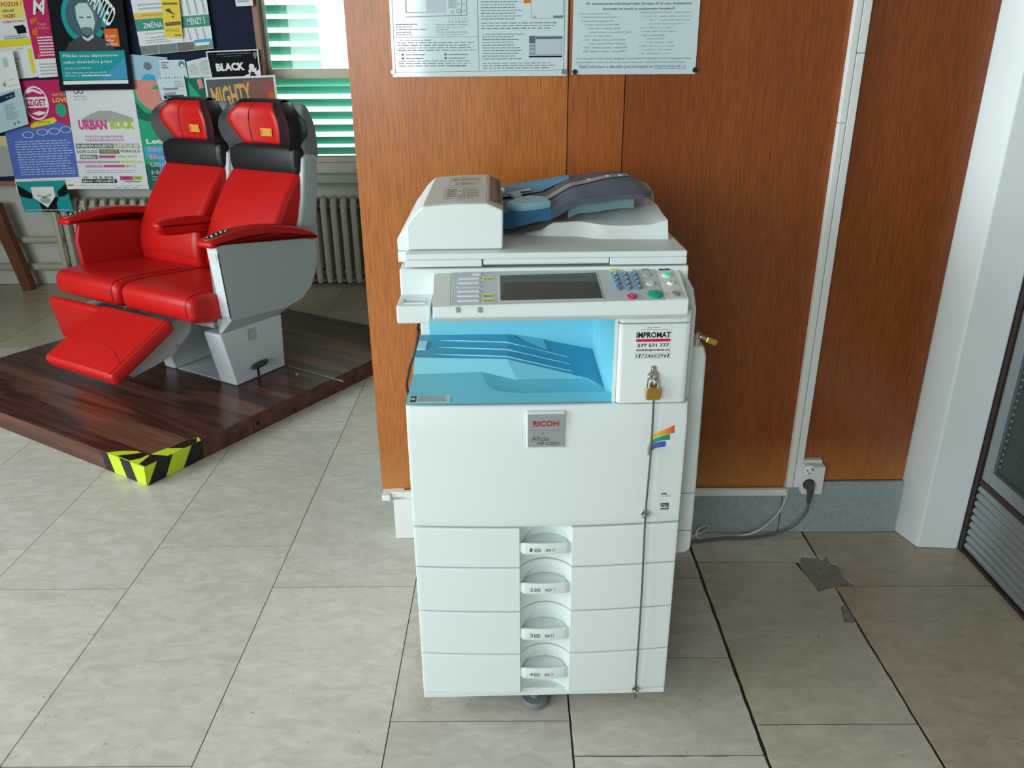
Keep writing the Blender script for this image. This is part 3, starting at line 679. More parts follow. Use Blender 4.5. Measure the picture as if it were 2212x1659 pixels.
# small scraps
o, p = poster('blank grey sheet with a yellowed top peeking out left below the pale leaflet', [(-40, 296), (16, 293), (36, 380), (-20, 383)], M('grey_sheet', (168, 174, 176), .5), 'sheet', 'paper_sheet', lift=.006)
p.rect(0, 0, 1, .25, M('yellowed_paper', (220, 206, 150), .6)); p.done()
o, p = poster('white slip of paper at the top right corner of the board', [(500, -50), (540, -52), (547, 12), (510, 14)], PAPER, 'slip', 'paper_slip'); p.greek(.1, .5, .8, .9, 3, LGREY_INK); p.done()

# ================================================================== RADIATOR AND PIPES
RADM = M('radiator_paint', (176, 172, 156), 0.45, var=0.08, scale=9)
rx0, rx1 = ony(118, 430, 5.27).x, -0.72
rad = thing('radiator', 'beige cast-iron column radiator under the window behind the seats', 'radiator', (rx0, 5.27, 0.0))
g = G()
for yy in (-0.045, 0.045):
    g.tube([(0, yy, 0.03), (0, yy, 0.09), (0, yy, 0.53), (0, yy*0.6, 0.575), (0, 0, 0.59)], [0.016, 0.021, 0.021, 0.022, 0.018], 8)
g.box(-0.017, 0.017, -0.05, 0.05, 0.50, 0.565); g.box(-0.017, 0.017, -0.05, 0.05, 0.06, 0.115)
n = int((rx1-rx0)/0.0655); sec = build('section', g, RADM, rad, smooth=True)
for k in range(1, n):
    c = sec.copy(); COL.objects.link(c); c.parent = rad; c.location = (k*0.0655, 0, 0)
rr = G().tube([(-0.03, 0, 0.535), (n*0.0655, 0, 0.535)], 0.019, 10).tube([(-0.03, 0, 0.09), (n*0.0655, 0, 0.09)], 0.019, 10)
build('connecting_pipe', rr, RADM, rad, smooth=True)
build('bleed_valve', G().disc(ony(741, 455, 5.205) - Vector((rx0, 5.27, 0)), (0, -1, 0), 0.008, 0.012, 10), STEEL, rad)
g = G(); z1 = ony(60, 518, 5.30).z; z2 = ony(60, 576, 5.30).z
tag(build('heating_pipe', G().tube([(-3.79, 5.30, z1), (rx0-0.03, 5.30, z1)], 0.024, 10), RADM, smooth=True), 'upper beige heating pipe running along the wall left of the radiator', 'pipe', 'heating pipes')
tag(build('heating_pipe', G().tube([(-3.79, 5.30, z2), (rx0-0.03, 5.30, z2)], 0.026, 10), RADM, smooth=True), 'lower beige heating pipe running along the wall left of the radiator', 'pipe', 'heating pipes')

# ================================================================== PLATFORM (frame: s to the left edge, t backwards; local x = -s)
SO, SA = Vector((-1.341, 2.533, 0)), math.radians(59)
sa = Vector((math.cos(SA), math.sin(SA), 0)); sb = Vector((-math.sin(SA), math.cos(SA), 0))
PTH = 0.078
ROTP = SA - PI/2                     # local +y = sa, local +x = -sb
def S(s, t, z): return (-s, t, z)
plat = thing('platform', 'dark walnut laminate platform the red seats stand on', 'platform', SO, ROTP)
build('board', G().box(-1.62, 0, 0.0, 1.66, 0.018, PTH), LAMINATE, plat, bevel=0.0015, seg=1)
build('edge_band', G().box(-1.62, 0.0015, -0.0035, -0.0002, 0.0, PTH-0.0005), LAM_EDGE, plat)
build('edge_band', G().box(0.0002, 0.0035, -0.0035, 0.50, 0.0, PTH-0.0005), LAM_EDGE, plat)
build('edge_band', G().box(0.0002, 0.0035, 0.503, 1.66, 0.0, PTH-0.0005), LAM_EDGE, plat)
build('base_frame', G().box(-1.60, -0.01, 0.01, 1.64, 0.0, 0.018), M('chipboard', (120, 90, 62), 0.8), plat)
build('bolt_hole', G().disc((0.0035, 0.525, 0.038), (1, 0, 0), 0.009, 0.0012, 16), M('hole_black', (12, 10, 10), 0.9), plat)
def loc_plat(px, py, z=PTH):
    q = onz(px, py, z) - SO; return Vector((-(q.dot(sb)), q.dot(sa), z))
a, b = loc_plat(622, 790), loc_plat(741, 824)
build('metal_joint_strip', G().tube([a+Vector((0, 0, .0006)), b+Vector((0, 0, .0006))], 0.0022, 6), STEEL, plat)
q = loc_plat(642, 808); build('screw', G().disc(q, (0, 0, 1), 0.010, 0.003, 14), STEEL, plat)

# ---- hazard tape wrapped round the front corner
YT = M('hazard_yellow', (198, 222, 44), 0.4); BT = M('hazard_black', (20, 20, 18), 0.4)
tape = thing('hazard_tape', 'black and yellow hazard tape wrapped round the platform front corner', 'tape', SO, ROTP)
e = 0.0045
def tp(name, mat, pts): build(name, G().add(pts, [tuple(range(len(pts)))]), mat, tape)
LS, LT = 0.240, 0.245         # lengths along the two edges
tw = 0.062
ft = lambda s, z, l=0.0: (-s, -e-l, z)          # face on the left-hand edge
ff = lambda t, z, l=0.0: (e+l, t, z)            # face on the right-hand edge
tz = lambda s, t, l=0.0: (-s, t, PTH+0.0006+l)
tp('tape_strip', YT, [ft(0, 0.001), ft(LS, 0.001), ft(LS+.01, PTH), ft(-e, PTH)])
tp('tape_strip', YT, [ff(-e, 0.001), ff(LT, 0.001), ff(LT+.004, PTH), ff(-e, PTH)])
tp('tape_strip', YT, [tz(-e, -e), tz(LS-.02, -e), tz(LS-.06, tw*.55), tz(LS-.11, tw), tz(tw, tw), tz(tw-.02, LT-.03), tz(.025, LT+.012), tz(-e, LT)])
for c0, c1 in ((0.066, 0.128), (0.20, LS)):
    tp('tape_stripe', BT, [ft(c0-.012, .001, .0004), ft(c1-.012 if c1 < LS else c1, .001, .0004), ft(c1+.012 if c1 < LS else c1+.01, PTH, .0004), ft(c0+.012, PTH, .0004)])
for c0, c1 in ((0.02, 0.095), (0.172, LT)):
    tp('tape_stripe', BT, [ff(c0-.022, .001, .0004), ff(c1-.022 if c1 < LT else c1, .001, .0004), ff(c1+.022 if c1 < LT else c1+.004, PTH, .0004), ff(c0+.03, PTH, .0004)])
tp('tape_stripe', BT, [tz(-e, .0, .0004), tz(.03, .0, .0004), tz(.055, tw, .0004), tz(tw, tw, .0004), tz(tw-.002, .070, .0004), tz(-e, .095, .0004)])
tp('tape_stripe', BT, [tz(-e, .168, .0004), tz(tw-.012, .135, .0004), tz(tw-.02, LT-.03, .0004), tz(.025, LT+.004, .0004), tz(-e, LT-.02, .0004)])
tp('tape_stripe', BT, [tz(.085, 0, .0004), tz(.16, 0, .0004), tz(.10, tw, .0004), tz(.066, tw, .0004), tz(.066, .03, .0004)])

# ================================================================== DOUBLE TRAIN SEAT
s0_, t0_ = 0.80, 0.85
seat = thing('double_train_seat', 'pair of red leather railway seats with black headrests and grey shell', 'seat', SO + sb*s0_ + sa*t0_ + Vector((0, 0, PTH)), ROTP)
def L3(s, t, z): return (-(s-s0_), t-t0_, z-PTH)
RED = M('red_leather', (196, 24, 22), 0.38, 0, 0.45, var=0.08, scale=9, bump=0.12, bscale=140)
RED_D = M('red_leather_seam', (172, 18, 20), 0.5)
BLK = M('black_leather', (24, 25, 28), 0.42, 0, 0.45, bump=0.12, bscale=160)
GRY = M('grey_shell', (178, 188, 190), 0.35, 0, 0.5)
GRY_D = M('dark_grey_shell', (124, 126, 126), 0.55, bump=0.2, bscale=500)
GRY_L = M('light_grey_metal', (206, 216, 222), 0.35, 0, 0.5)
def offs(poly, d):
    n = len(poly); A = sum(poly[i][0]*poly[(i+1) % n][1]-poly[(i+1) % n][0]*poly[i][1] for i in range(n)); sg = 1 if A > 0 else -1
    out = []
    for i in range(n):
        a, b, c = Vector(poly[i-1]), Vector(poly[i]), Vector(poly[(i+1) % n])
        e1 = (b-a); e2 = (c-b); n1 = Vector((e1.y, -e1.x)).normalized() if e1.length > 1e-9 else Vector((0, 0)); n2 = Vector((e2.y, -e2.x)).normalized() if e2.length > 1e-9 else n1
        m = (n1+n2); m = m.normalized() if m.length > 1e-6 else n1
        out.append(tuple(b - m*d*sg))
    return out
def pad_s(prof, s0, s1, r, n=5, it=2, crown=0.0):
    """cushion: closed (t,z) profile swept across the seat with rounded sides"""
    p = chaikin(prof, it); g = G(); rings = []
    secs = [(s0 + r*(1-math.cos(PI/2*k/n)), r*(1-math.sin(PI/2*k/n))) for k in range(n+1)]
    secs += [((s0+s1)/2, -crown)] + [(s1 - (a-s0), i) for a, i in secs[::-1]]
    for s, ins in secs:
        q = offs(p, ins)
        rings.append([L3(s, a, b) for a, b in q])
    return g.loft(rings)
def seam(pts, r=0.0022): return G().tube(catmull([L3(*q) for q in pts], 6), r, 5)

def make_place(sc_, foot):
    """the cushion, back and headrest of one place, centred at s = sc_"""
    a0, a1 = sc_-0.238, sc_+0.238
    cu = build('seat_cushion', pad_s([(.545, .405), (.525, .44), (.530, .515), (.60, .530), (.80, .512), (1.0, .500), (1.06, .47), (1.04, .39), (.70, .375)], a0, a1, .032), RED, seat, smooth=True)
    build('stitching', seam([(a0+.03, .535, .42), (a0+.03, .522, .47), (a0+.03, .545, .519), (a0+.03, .65, .526), (a0+.03, .9, .508)], .002), RED_D, cu)
    # backrest pad
    prof = [(1.015, .455), (.985, .50), (.985, .60), (1.02, .70), (1.115, .84), (1.212, .948), (1.24, .962), (1.32, .955), (1.26, .80), (1.17, .60), (1.13, .455)]
    br = build('backrest', pad_s(prof, sc_-.228, sc_+.222, .035), RED, seat, smooth=True)
    cr = [(sc_+.20*math.cos(PI*k/10)*-1, 1.005+.11*abs(math.cos(PI*k/10))**1.5, .655+.10*abs(math.cos(PI*k/10))**1.6) for k in range(11)]
    build('stitching', seam([(s, t-.012, z) for s, t, z in cr], .0018), RED_D, br)
    build('stitching', seam([(sc_-.21, .983, .535), (sc_-.1, .980, .545), (sc_, .980, .548), (sc_+.1, .980, .545), (sc_+.21, .983, .535)], .0018), RED_D, br)
    # black neck pad
    nk = [(1.232, .928), (1.206, .942), (1.206, 1.035), (1.225, 1.072), (1.32, 1.07), (1.33, .935)]
    build('neck_pad', pad_s(nk, sc_-.228, sc_+.218, .03), BLK, seat, smooth=True)
    # winged headrest: closed pad with wings that come forward at both sides
    def head(u, v, off=0.0):
        z = 1.045 + .207*v
        wv = .198 + .034*math.sin(PI*min(1, v*1.12)) - (.060*max(0, (v-.62)/.38)**2.6)
        s = sc_ - .006 + u*wv
        t = 1.242 - .066*abs(u)**2.4*(0.55+.45*math.sin(PI*min(1, max(0, v)*.9+.1))) + .028*max(0, (v-.75)/.25)**2 + .01*(1-v)
        return s, t - off, z
    N, K = 20, 12
    fr_ = []; bk = []
    for j in range(K+1):
        v = j/K
        fr_.append([L3(*head(-1+2*i/N, v)) for i in range(N+1)])
        row = []
        for i in range(N+1):
            s, t, z = head(-1+2*i/N, v); row.append(L3(sc_+(s-sc_)*1.0, max(t+.06, 1.315-.02*abs(-1+2*i/N)**2), z))
        bk.append(row)
    g = G(); g.grid(fr_); g.grid([r[::-1] for r in bk])
    def bulge(r1, r2, o):
        mid = [tuple((Vector(p)+Vector(q))/2+Vector(o)) for p, q in zip(r1, r2)]; g.grid([r1, mid]); g.grid([mid, r2])
    bulge(fr_[-1], bk[-1], (0, 0, .012)); bulge(bk[0], fr_[0], (0, 0, -.004))
    bulge([r[0] for r in bk], [r[0] for r in fr_], (.012, 0, 0)); bulge([r[-1] for r in fr_], [r[-1] for r in bk], (-.012, 0, 0))
    bm = bmesh.new(); me = bpy.data.meshes.new('tmp'); me.from_pydata(g.v, [], g.f); bm.from_mesh(me); bmesh.ops.remove_doubles(bm, verts=bm.verts, dist=1e-5)
    g2 = G(); g2.v = [tuple(v.co) for v in bm.verts]; bm.verts.index_update(); g2.f = [tuple(v.index for v in f.verts) for f in bm.faces]; bm.free(); bpy.data.meshes.remove(me)
    hr = build('headrest', g2, BLK, seat, smooth=True, sharp=70)
    # red cover on its front, folded over the top
    rows = []
    for j in range(11):
        v = .08+.98*j/10
        lo, hi = -.47-.04*(1-v), .84*(1-.34*(1-min(1, v*1.6))) if v < .62 else .84
        rows.append([L3(*head(lo+(hi-lo)*i/12, min(v, 1.0), .007 if 0 < i < 12 else .001)) if v <= 1 else L3(*(lambda q: (q[0], q[1]+.03, q[2]+.010))(head(lo+(hi-lo)*i/12, 1.0))) for i in range(13)])
    cv = build('headrest_cover', G().grid(rows), RED, hr, smooth=True, sharp=70)
    cv.modifiers.new('thickness', 'SOLIDIFY').thickness = 0.006
    build('cover_seam', G().tube([L3(*head(.34, .12+.86*k/10, .0082)) for k in range(11)], .0022, 6), M('red_seam_dark', (140, 12, 16), .5), hr)
    # gold emblem on the cover
    def ef(u, v, lift):
        s, t, z = head(-.13-(u-.5)*.34 + .0, .36-(v-.5)*.17, .0125+lift*.0006); return Vector(L3(s, t, z))
    p = Print(cv, ef, world=False); YG = M('emblem_gold', (214, 158, 52), .5)
    p.rect(.0, .0, 1, 1, YG, 1); p.text('BORCAD', .07, .16, .93, .84, M('emblem_red', (190, 52, 30), .5), .03, 2.2); p.done()
    # shell behind
    sh = [(1.20, .44), (1.26, .60), (1.315, .80), (1.335, .965), (1.345, 1.02), (1.25, 1.03), (1.235, .96), (1.21, .80), (1.13, .60), (1.08, .44)]
    build('back_shell', pad_s(sh, sc_-.245, sc_+.245, .016, it=1), GRY, seat, smooth=True)
    sh2 = [(1.365, .98), (1.37, 1.09), (1.36, 1.16), (1.325, 1.235), (1.29, 1.252), (1.262, 1.20), (1.255, 1.06), (1.27, .98)]
    g = pad_s(sh2, sc_-.232, sc_+.232, .02, it=2)
    build('head_shell', g, GRY_D, seat, smooth=True)

make_place(0.553, True); make_place(1.055, False)

# leg rests: the right-hand place has its leg rest swung out, the other hangs stowed
def legrest(name, s0, s1, top, bot, th, mat):
    a, b = Vector(top), Vector(bot); d = (b-a).normalized(); nn = Vector((d.y, -d.x))
    if nn.y > 0: nn = -nn
    ln = (b-a).length; g = G().box(s0, s1, 0, ln, 0, th)
    def mp(p):
        q = a + d*p[1] + nn*p[2]; return L3(p[0], q.x, q.y)
    g.mapped(mp)
    return build(name, g, mat, seat, bevel=.020, seg=4)
lr = legrest('leg_rest', .385, .85, (.475, .440), (.168, .288), .060, RED)
k0 = Vector((.475, .440)); k1 = Vector((.168, .288))
def lrp(s, f, o=.001):
    q = k0+(k1-k0)*f; return (s, q.x, q.y+o)
build('stitching', seam([lrp(.40, .80), lrp(.50, .66), lrp(.62, .60), lrp(.74, .62), lrp(.85, .68)], .0016), RED_D, lr)
build('stitching', seam([lrp(.405, .03), lrp(.405, .3), lrp(.405, .6), lrp(.405, .97)], .0016), RED_D, lr)
legrest('leg_rest', .83, 1.285, (.515, .412), (.545, .205), .045, RED)
# grey mechanism under the leg rest
SIDE = M('mechanism_grey', (168, 172, 172), 0.45)
def plate(name, pts, s, th, mat=SIDE, par=seat):
    return build(name, G().loft([[L3(s, t, z) for t, z in pts], [L3(s+th, t, z) for t, z in pts]]), mat, par, bevel=.0015, seg=1)
mech = plate('leg_rest_arm', [(.62, .395), (.60, .34), (.50, .265), (.40, .245), (.30, .232), (.255, .262), (.28, .30), (.45, .375), (.56, .41)], .44, .004)
plate('leg_rest_arm', [(.62, .395), (.60, .34), (.50, .265), (.40, .245), (.30, .232), (.255, .262), (.28, .30), (.45, .375), (.56, .41)], .80, .004)
build('bolt', G().disc(L3(.44, .44, .30), (1, 0, 0), .006, .003, 12).disc(L3(.44, .52, .30), (1, 0, 0), .006, .006, 12), STEEL, mech)
build('gas_strut', G().tube([L3(.52, .50, .25), L3(.52, .72, .40)], .009, 10), M('strut_dark', (52, 54, 56), .35, .6), seat, smooth=True)
build('cross_tube', G().tube([L3(.40, .63, .385), L3(1.25, .63, .385)], .012, 10), SIDE, seat, smooth=True)
build('seat_pan', G().box(-1.25+s0_, -.36+s0_, .66-t0_, 1.12-t0_, .350-PTH, .378-PTH), SIDE, seat, bevel=.004)

# armrests
armprof = [(.628, .716), (.620, .742), (.65, .756), (.76, .772), (.90, .770), (1.08, .742), (1.21, .694), (1.238, .662), (1.225, .648), (1.10, .684), (.95, .716), (.80, .728), (.68, .722)]
ar = build('armrest', pad_s([(t, z-.002) for t, z in armprof], .248, .342, .016, it=2), RED, seat, smooth=True)
def control(s, t, z, ln, parent):
    tl = Vector(L3(s, t-.06, z-.011)); 
    ax = (Vector(L3(s, t+.05, z+.004))-Vector(L3(s, t-.05, z-.012))).normalized(); sd = Vector((1, 0, 0)); nr = sd.cross(ax).normalized()
    c = Vector(L3(s, t, z)); g = G()
    def ov(rx, ry, l): return [c+sd*rx*math.cos(2*PI*i/24)+ax*ry*math.sin(2*PI*i/24)+nr*l for i in range(24)]
    g.loft([ov(.028, .068, -.004), ov(.028, .068, .002), ov(.025, .064, .003)])
    cp_ = build('control_panel', g, M('control_rim', (150, 140, 110), .3, .5), parent)
    build('keypad', G().loft([ov(.024, .062, .002), ov(.024, .062, .0042)]), M('keypad_black', (20, 20, 20), .4), parent)
    g = G()
    for i, (a, b) in enumerate([(-.008, -.045), (.008, -.035), (-.009, -.022), (.008, -.010), (-.009, .002), (.009, .014), (-.008, .026), (.008, .036), (0, .047), (0, -.028), (0, .02)]):
        g.disc(c+sd*a+ax*b+nr*.0035, nr, .0042, .0018, 10)
    build('buttons', g, WHITE_INK, parent)['kind'] = 'stuff'
control(.295, .700, .760, .07, ar)
al = build('armrest', pad_s([(t+.010, z-.003) for t, z in armprof], 1.258, 1.345, .016, it=2), RED, seat, smooth=True)
control(1.302, .712, .760, .07, al)
build('armrest', pad_s([(.77, .715), (.765, .745), (.80, .757), (.95, .752), (1.10, .730), (1.12, .69), (1.05, .665), (.90, .672), (.80, .685)], .778, .838, .024, it=2), RED, seat, smooth=True)
# inner red panels below the armrests
inner = [(.682, .40), (.664, .715), (.80, .727), (1.00, .71), (1.18, .665), (1.16, .50), (1.02, .40)]
build('inner_side_panel', pad_s(inner, .322, .337, .006, it=1), M('red_panel', (178, 22, 26), .5), seat, smooth=True)
build('inner_side_panel', pad_s(inner, 1.272, 1.300, .008, it=1), MATS['red_panel'], seat, smooth=True)
# grey outer side shells (flat upper face, facet tucked in below)
def shell(sf, sgn, dt=0.0):
    top = [(.662, .720), (.80, .726), (.95, .714), (1.08, .686), (1.18, .655), (1.228, .635)]
    low = [(.680, .395), (.85, .385), (1.00, .372), (1.10, .390), (1.165, .435), (1.205, .50)]
    bot = [(.655, .338), (.82, .333), (.97, .330), (1.06, .352), (1.13, .40), (1.19, .48)]
    top, low, bot = [[(t+dt*max(0, (1.23-t)/.57), z) for t, z in k] for k in (top, low, bot)]
    g = G()
    A = [L3(sf, t, z) for t, z in top]; B = [L3(sf, t, z) for t, z in low]; Cc = [L3(sf+sgn*.045, t, z) for t, z in bot]
    g.grid([A, B]); g.grid([B, Cc])
    A2 = [L3(sf+sgn*.06, t, z) for t, z in top]; C2 = [L3(sf+sgn*.06, t, z+.002) for t, z in bot]
    g.grid([A2, A]); g.grid([Cc, C2]); g.grid([C2, A2])
    g.grid([[A[0], B[0], Cc[0]], [A2[0], L3(sf+sgn*.06, low[0][0], low[0][1]), C2[0]]])
    g.grid([[A[-1], B[-1], Cc[-1]], [A2[-1], L3(sf+sgn*.06, low[-1][0], low[-1][1]), C2[-1]]])
    return g
sh = build('side_shell', shell(.262, 1), GRY, seat)
build('front_trim', G().loft([[L3(s, t, z) for t, z in ((.6585, .716), (.675, .41), (.684, .41), (.668, .716))] for s in (.2645, .325)]), GRY_L, sh, bevel=.002, seg=1)
build('reading_light', G().loft([[L3(s, t, z) for t, z in ((.6575, .690), (.6605, .646), (.664, .646), (.661, .690))] for s in (.272, .318)]), M('frosted_lens', (206, 210, 206), .2), sh)
build('shadow_gap', G().loft([[L3(s, t, z) for t, z in ((.661, .69), (.6775, .404), (.681, .404), (.664, .69))] for s in (.2612, .2632)]), M('gap_black', (18, 18, 18), .8), sh)
build('side_shell', shell(1.338, -1, .10), GRY, seat)
# pedestal legs
def ped(s0, s1, par=seat):
    prof = [(.690, PTH), (.640, .335), (1.00, .335), (.985, PTH)]
    return build('pedestal', G().loft([[L3(s, t, z) for t, z in prof] for s in (s0, s1)]), GRY_L, par, bevel=.010, seg=3)
pd = ped(.302, .412); ped(.722, .80); ped(1.20, 1.29)
build('base_plate', G().box(-.72+s0_, -.41+s0_, .70-t0_, .98-t0_, .0005, .005), GRY_L, seat, bevel=.0015, seg=1)
LT2 = M('badge_plate', (182, 192, 196), .4)
build('emblem_plate', G().box(-.302+s0_, -.3000+s0_, .785-t0_, .835-t0_, .262-PTH, .318-PTH), LT2, pd)
g = G()
for i in range(24):
    a, b = 2*PI*i/24, 2*PI*(i+1)/24; c = Vector((-.2995+s0_, .812-t0_, .290-PTH))
    q = lambda an, r: c+Vector((0, math.cos(an)*r, math.sin(an)*r))
    g.add([q(a, .017), q(b, .017), q(b, .0155), q(a, .0155)], [(0, 1, 2, 3)])
g.box(-.2996+s0_, -.2994+s0_, .792-t0_, .7935-t0_, .268-PTH, .312-PTH)
build('emblem_outline', g, M('outline_grey', (96, 104, 108), .5), pd)
# black foot pedal on the side of the pedestal
pl = build('pedal_slot', G().box(-.302+s0_, -.2994+s0_, .812-t0_, .822-t0_, .085-PTH, .135-PTH), MATS['keypad_black'], pd)
c = Vector(L3(.278, .812, .150)); g = G()
ring = lambda r1, r2, h: [c+Vector((r1*math.cos(2*PI*i/20), r2*math.sin(2*PI*i/20), h+.12*r2*math.sin(2*PI*i/20))) for i in range(20)]
g.loft([ring(.020, .046, -.007), ring(.022, .048, 0), ring(.020, .046, .004)])
g.box(c.x-.03, c.x-.005, c.y-.004, c.y+.004, c.z-.012, c.z-.004)
build('foot_pedal', g, M('pedal_black', (40, 44, 46), .5), seat)

# ================================================================== COPIER (local x right, y back, z up; origin = front left corner on the floor)
CO, CA = Vector((-.217, 1.437, 0)), math.radians(1.4)
cxv = Vector((math.cos(CA), math.sin(CA), 0)); cyv = Vector((-math.sin(CA), math.cos(CA), 0))
cop = thing('photocopier', 'large white office photocopier with blue output tray and four paper drawers', 'photocopier', CO, CA)
def cl(p): r = p-CO; return Vector((r.dot(cxv), r.dot(cyv), p.z))
def cray(x, y):
    d = ray(x, y); return cl(CAM), Vector((d.dot(cxv), d.dot(cyv), d.z))
def cpl(x, y, p0, n):
    o, d = cray(x, y); n = Vector(n); return o + d*((Vector(p0)-o).dot(n)/d.dot(n))
def cfr(x, y, D=0.0): return cpl(x, y, (0, D, 0), (0, 1, 0))
CW = M('copier_white', (222, 231, 231), 0.42, 0, 0.4, bump=0.03, bscale=900)
CW2 = M('copier_offwhite', (212, 214, 208), 0.5)
CGREY = M('copier_grey', (186, 196, 198), 0.45)
GAP = M('copier_gap', (60, 64, 66), 0.8)
BLUE = M('tray_blue', (124, 204, 222), 0.45, 0, 0.4)
BLUE_D = M('tray_blue_dark', (66, 160, 194), 0.45, 0, 0.4)
SEAM = M('copier_seam', (150, 157, 158), 0.7)
W = 0.566
def bow(x): return -0.013*(1-((x-W/2)/(W/2))**2)
RC, RW = 0.2815, 0.0565
def rec(x):
    k = (x-RC)/RW
    return 0.036*(1-k*k)**0.8 if abs(k) < 1 else 0.0
def xs_list():
    xs = [0.0, 0.0012, 0.004, 0.008]
    xs += [0.008+(0.2245-0.008)*i/8 for i in range(1, 9)]
    xs += [RC-RW+2*RW*i/36 for i in range(0, 37)]
    xs += [RC+RW+0.0005+(W-.008-RC-RW)*i/8 for i in range(1, 9)]
    xs += [W-.004, W-.0012, W]
    return sorted(set(xs))
def edge_round(x, z, z0, z1, r=0.003):
    d = min(x, W-x, z-z0, z1-z)
    return 0.0 if d >= r else r-math.sqrt(max(0, r*r-(r-d)**2))
def front_panel(z0, z1, yf, zs, back=0.045):
    xs = xs_list(); rows = [[(x, yf(x, z)+edge_round(x, z, z0, z1), z) for x in xs] for z in zs]
    g = G(); g.grid(rows)
    bk = [[(p[0], back, p[2]) for p in r] for r in rows]
    g.grid([rows[0], bk[0]][::-1]); g.grid([rows[-1], bk[-1]]); g.grid([[r[0] for r in rows], [r[0] for r in bk]]); g.grid([[r[-1] for r in bk], [r[-1] for r in rows]])
    return g
# main cabinet behind the fronts
body = build('body', G().box(.004, W-.004, .046, .60, .050, .757), CW, cop, bevel=.004)
build('bay_edge', G().box(.0005, .003, .010, .60, .74, .797), CW, cop)
build('side_vents', G().box(.0025, .0040, .06, .062, .53, .56).box(.0025, .0040, .06, .062, .57, .60), GAP, body)
DRAW = [(.4175, .516, .452, .480, '1', 'A4'), (.3005, .4145, .349, .377, '2', 'A3'), (.182, .2975, .223, .254, '3', 'A4'), (.0655, .179, .112, .142, '4', 'A4')]
INK = M('label_ink', (70, 78, 82), .6)
for z0, z1, h0, h1, num, size in DRAW:
    def yf(x, z, h1=h1):
        y = bow(x)+rec(x)
        k = ((x-RC)/.050)**2 + (max(0, z-h1+.004)/.024)**2
        if h1-.008 < z and k < 1: y += .014*min(1, (1-k)*3.5)
        return y
    zs = [z0, z0+.001, z0+.003]+[z0+.003+(z1-z0-.006)*i/26 for i in range(1, 26)]+[z1-.003, z1-.001, z1]
    dr = build('drawer', front_panel(z0, z1, yf, zs), CW, cop, smooth=True, sharp=28)
    # handle: bowed lip across the recess
    N = 16; rings = []
    for i in range(N+1):
        x = .2262+(.3368-.2262)*i/N; k = (x-RC)/.0553; yb = -.0125-.0045*(1-k*k); hb = .0000+.0018*(1-k*k)
        r = .003 if i in (0, N) else 0
        rings.append([(x, yb+.001+r, h0+.001+r), (x, yb+r, h0+.004+r), (x, yb+r, h1-.004-r), (x, yb+.0015+r, h1-r), (x, yb+.006, h1-.0005-r), (x, yb+.0085, h1-.004-r), (x, yb+.0085, h0+.006+r), (x, yb+.005, h0+.001+r)])
    hd = build('handle', G().loft(rings), CW, dr, smooth=True, sharp=40)
    # grip shelf behind the lip
    pts = [(x_, -.006) for x_ in (.229, .334)]
    g = G(); M_ = 14
    a = [(RC+.048*math.cos(PI*i/M_), -.006+.036*math.sin(PI*i/M_), h1-.005) for i in range(M_+1)]
    b_ = [(x, y, h1-.009) for x, y, z in a]
    g.loft([a, b_])
    build('grip_shelf', g, CW, dr)
    # printed label on the handle
    y_at = lambda x: -.0125-.0045*(1-((x-RC)/.0553)**2)
    def hf(u, v, lift, h0=h0, h1=h1):
        x = .2375+.082*u; return Vector((x, y_at(x)-.0002-.0002*lift, h1-.005-(h1-h0-.010)*v))
    p = Print(hd, hf, world=False)
    p.text(num, .12, .32, .12+(.06 if num == '1' else .085), .80, INK, .004, 2)
    p.rect(.24, .36, .258, .82, INK, 1.5); p.rect(.372, .36, .39, .82, INK, 1.5); p.rect(.24, .76, .39, .82, INK, 1.5)
    for k in range(4): p.rect(.272, .36+.09*k, .36, .40+.09*k, INK, 1.5)
    p.text(size, .52, .38, .66, .80, INK, .006, 2)
    if size == 'A4': q = [(.71, .36), (.77, .36), (.77, .62), (.745, .76), (.71, .76)]
    else: q = [(.69, .40), (.79, .40), (.79, .56), (.765, .70), (.69, .70)]
    for i in range(len(q)): p.line(*q[i], *q[(i+1) % len(q)], .012, INK, 1.5)
    p.done()
# base lip, castors and levelling foot
build('base_rail', G().box(.001, W-.001, -.002, .05, .050, .0645), CW, cop, bevel=.0025)
build('recess_floor', G().loft([[(RC-RW*.92*math.cos(PI*i/16), .034*math.sin(PI*i/16)-.001, z) for i in range(17)] for z in (.0645, .0725)]), CW, cop)
CAST = M('castor_grey', (120, 126, 130), .5)
foot = build('levelling_foot', G().disc((.262, .035, .0005), (0, 0, 1), .034, .016, 24).disc((.262, .035, .016), (0, 0, 1), .012, .034, 14), CAST, cop, smooth=True)
for x, y in ((.07, .12), (.50, .12), (.07, .54), (.50, .54)):
    cs = build('castor', G().box(x-.02, x+.02, y-.02, y+.02, .036, .05), CAST, cop, bevel=.003)
    build('wheel', G().disc((x-.011, y, .0205), (1, 0, 0), .020, .022, 18), M('castor_tyre', (40, 42, 44), .6), cs, smooth=True)
# front door with slightly leaning top
def yd(x, z): return bow(x) + max(0, z-.752)*.16 + max(0, .535-z)*.10
zs = [.5195, .5205, .5225]+[.5225+(.7935-.5225)*i/20 for i in range(1, 20)]+[.7925, .7945, .7965]
fd = build('front_door', front_panel(.5195, .7965, lambda x, z: yd(x, z), zs), CW, cop, smooth=True, sharp=28)
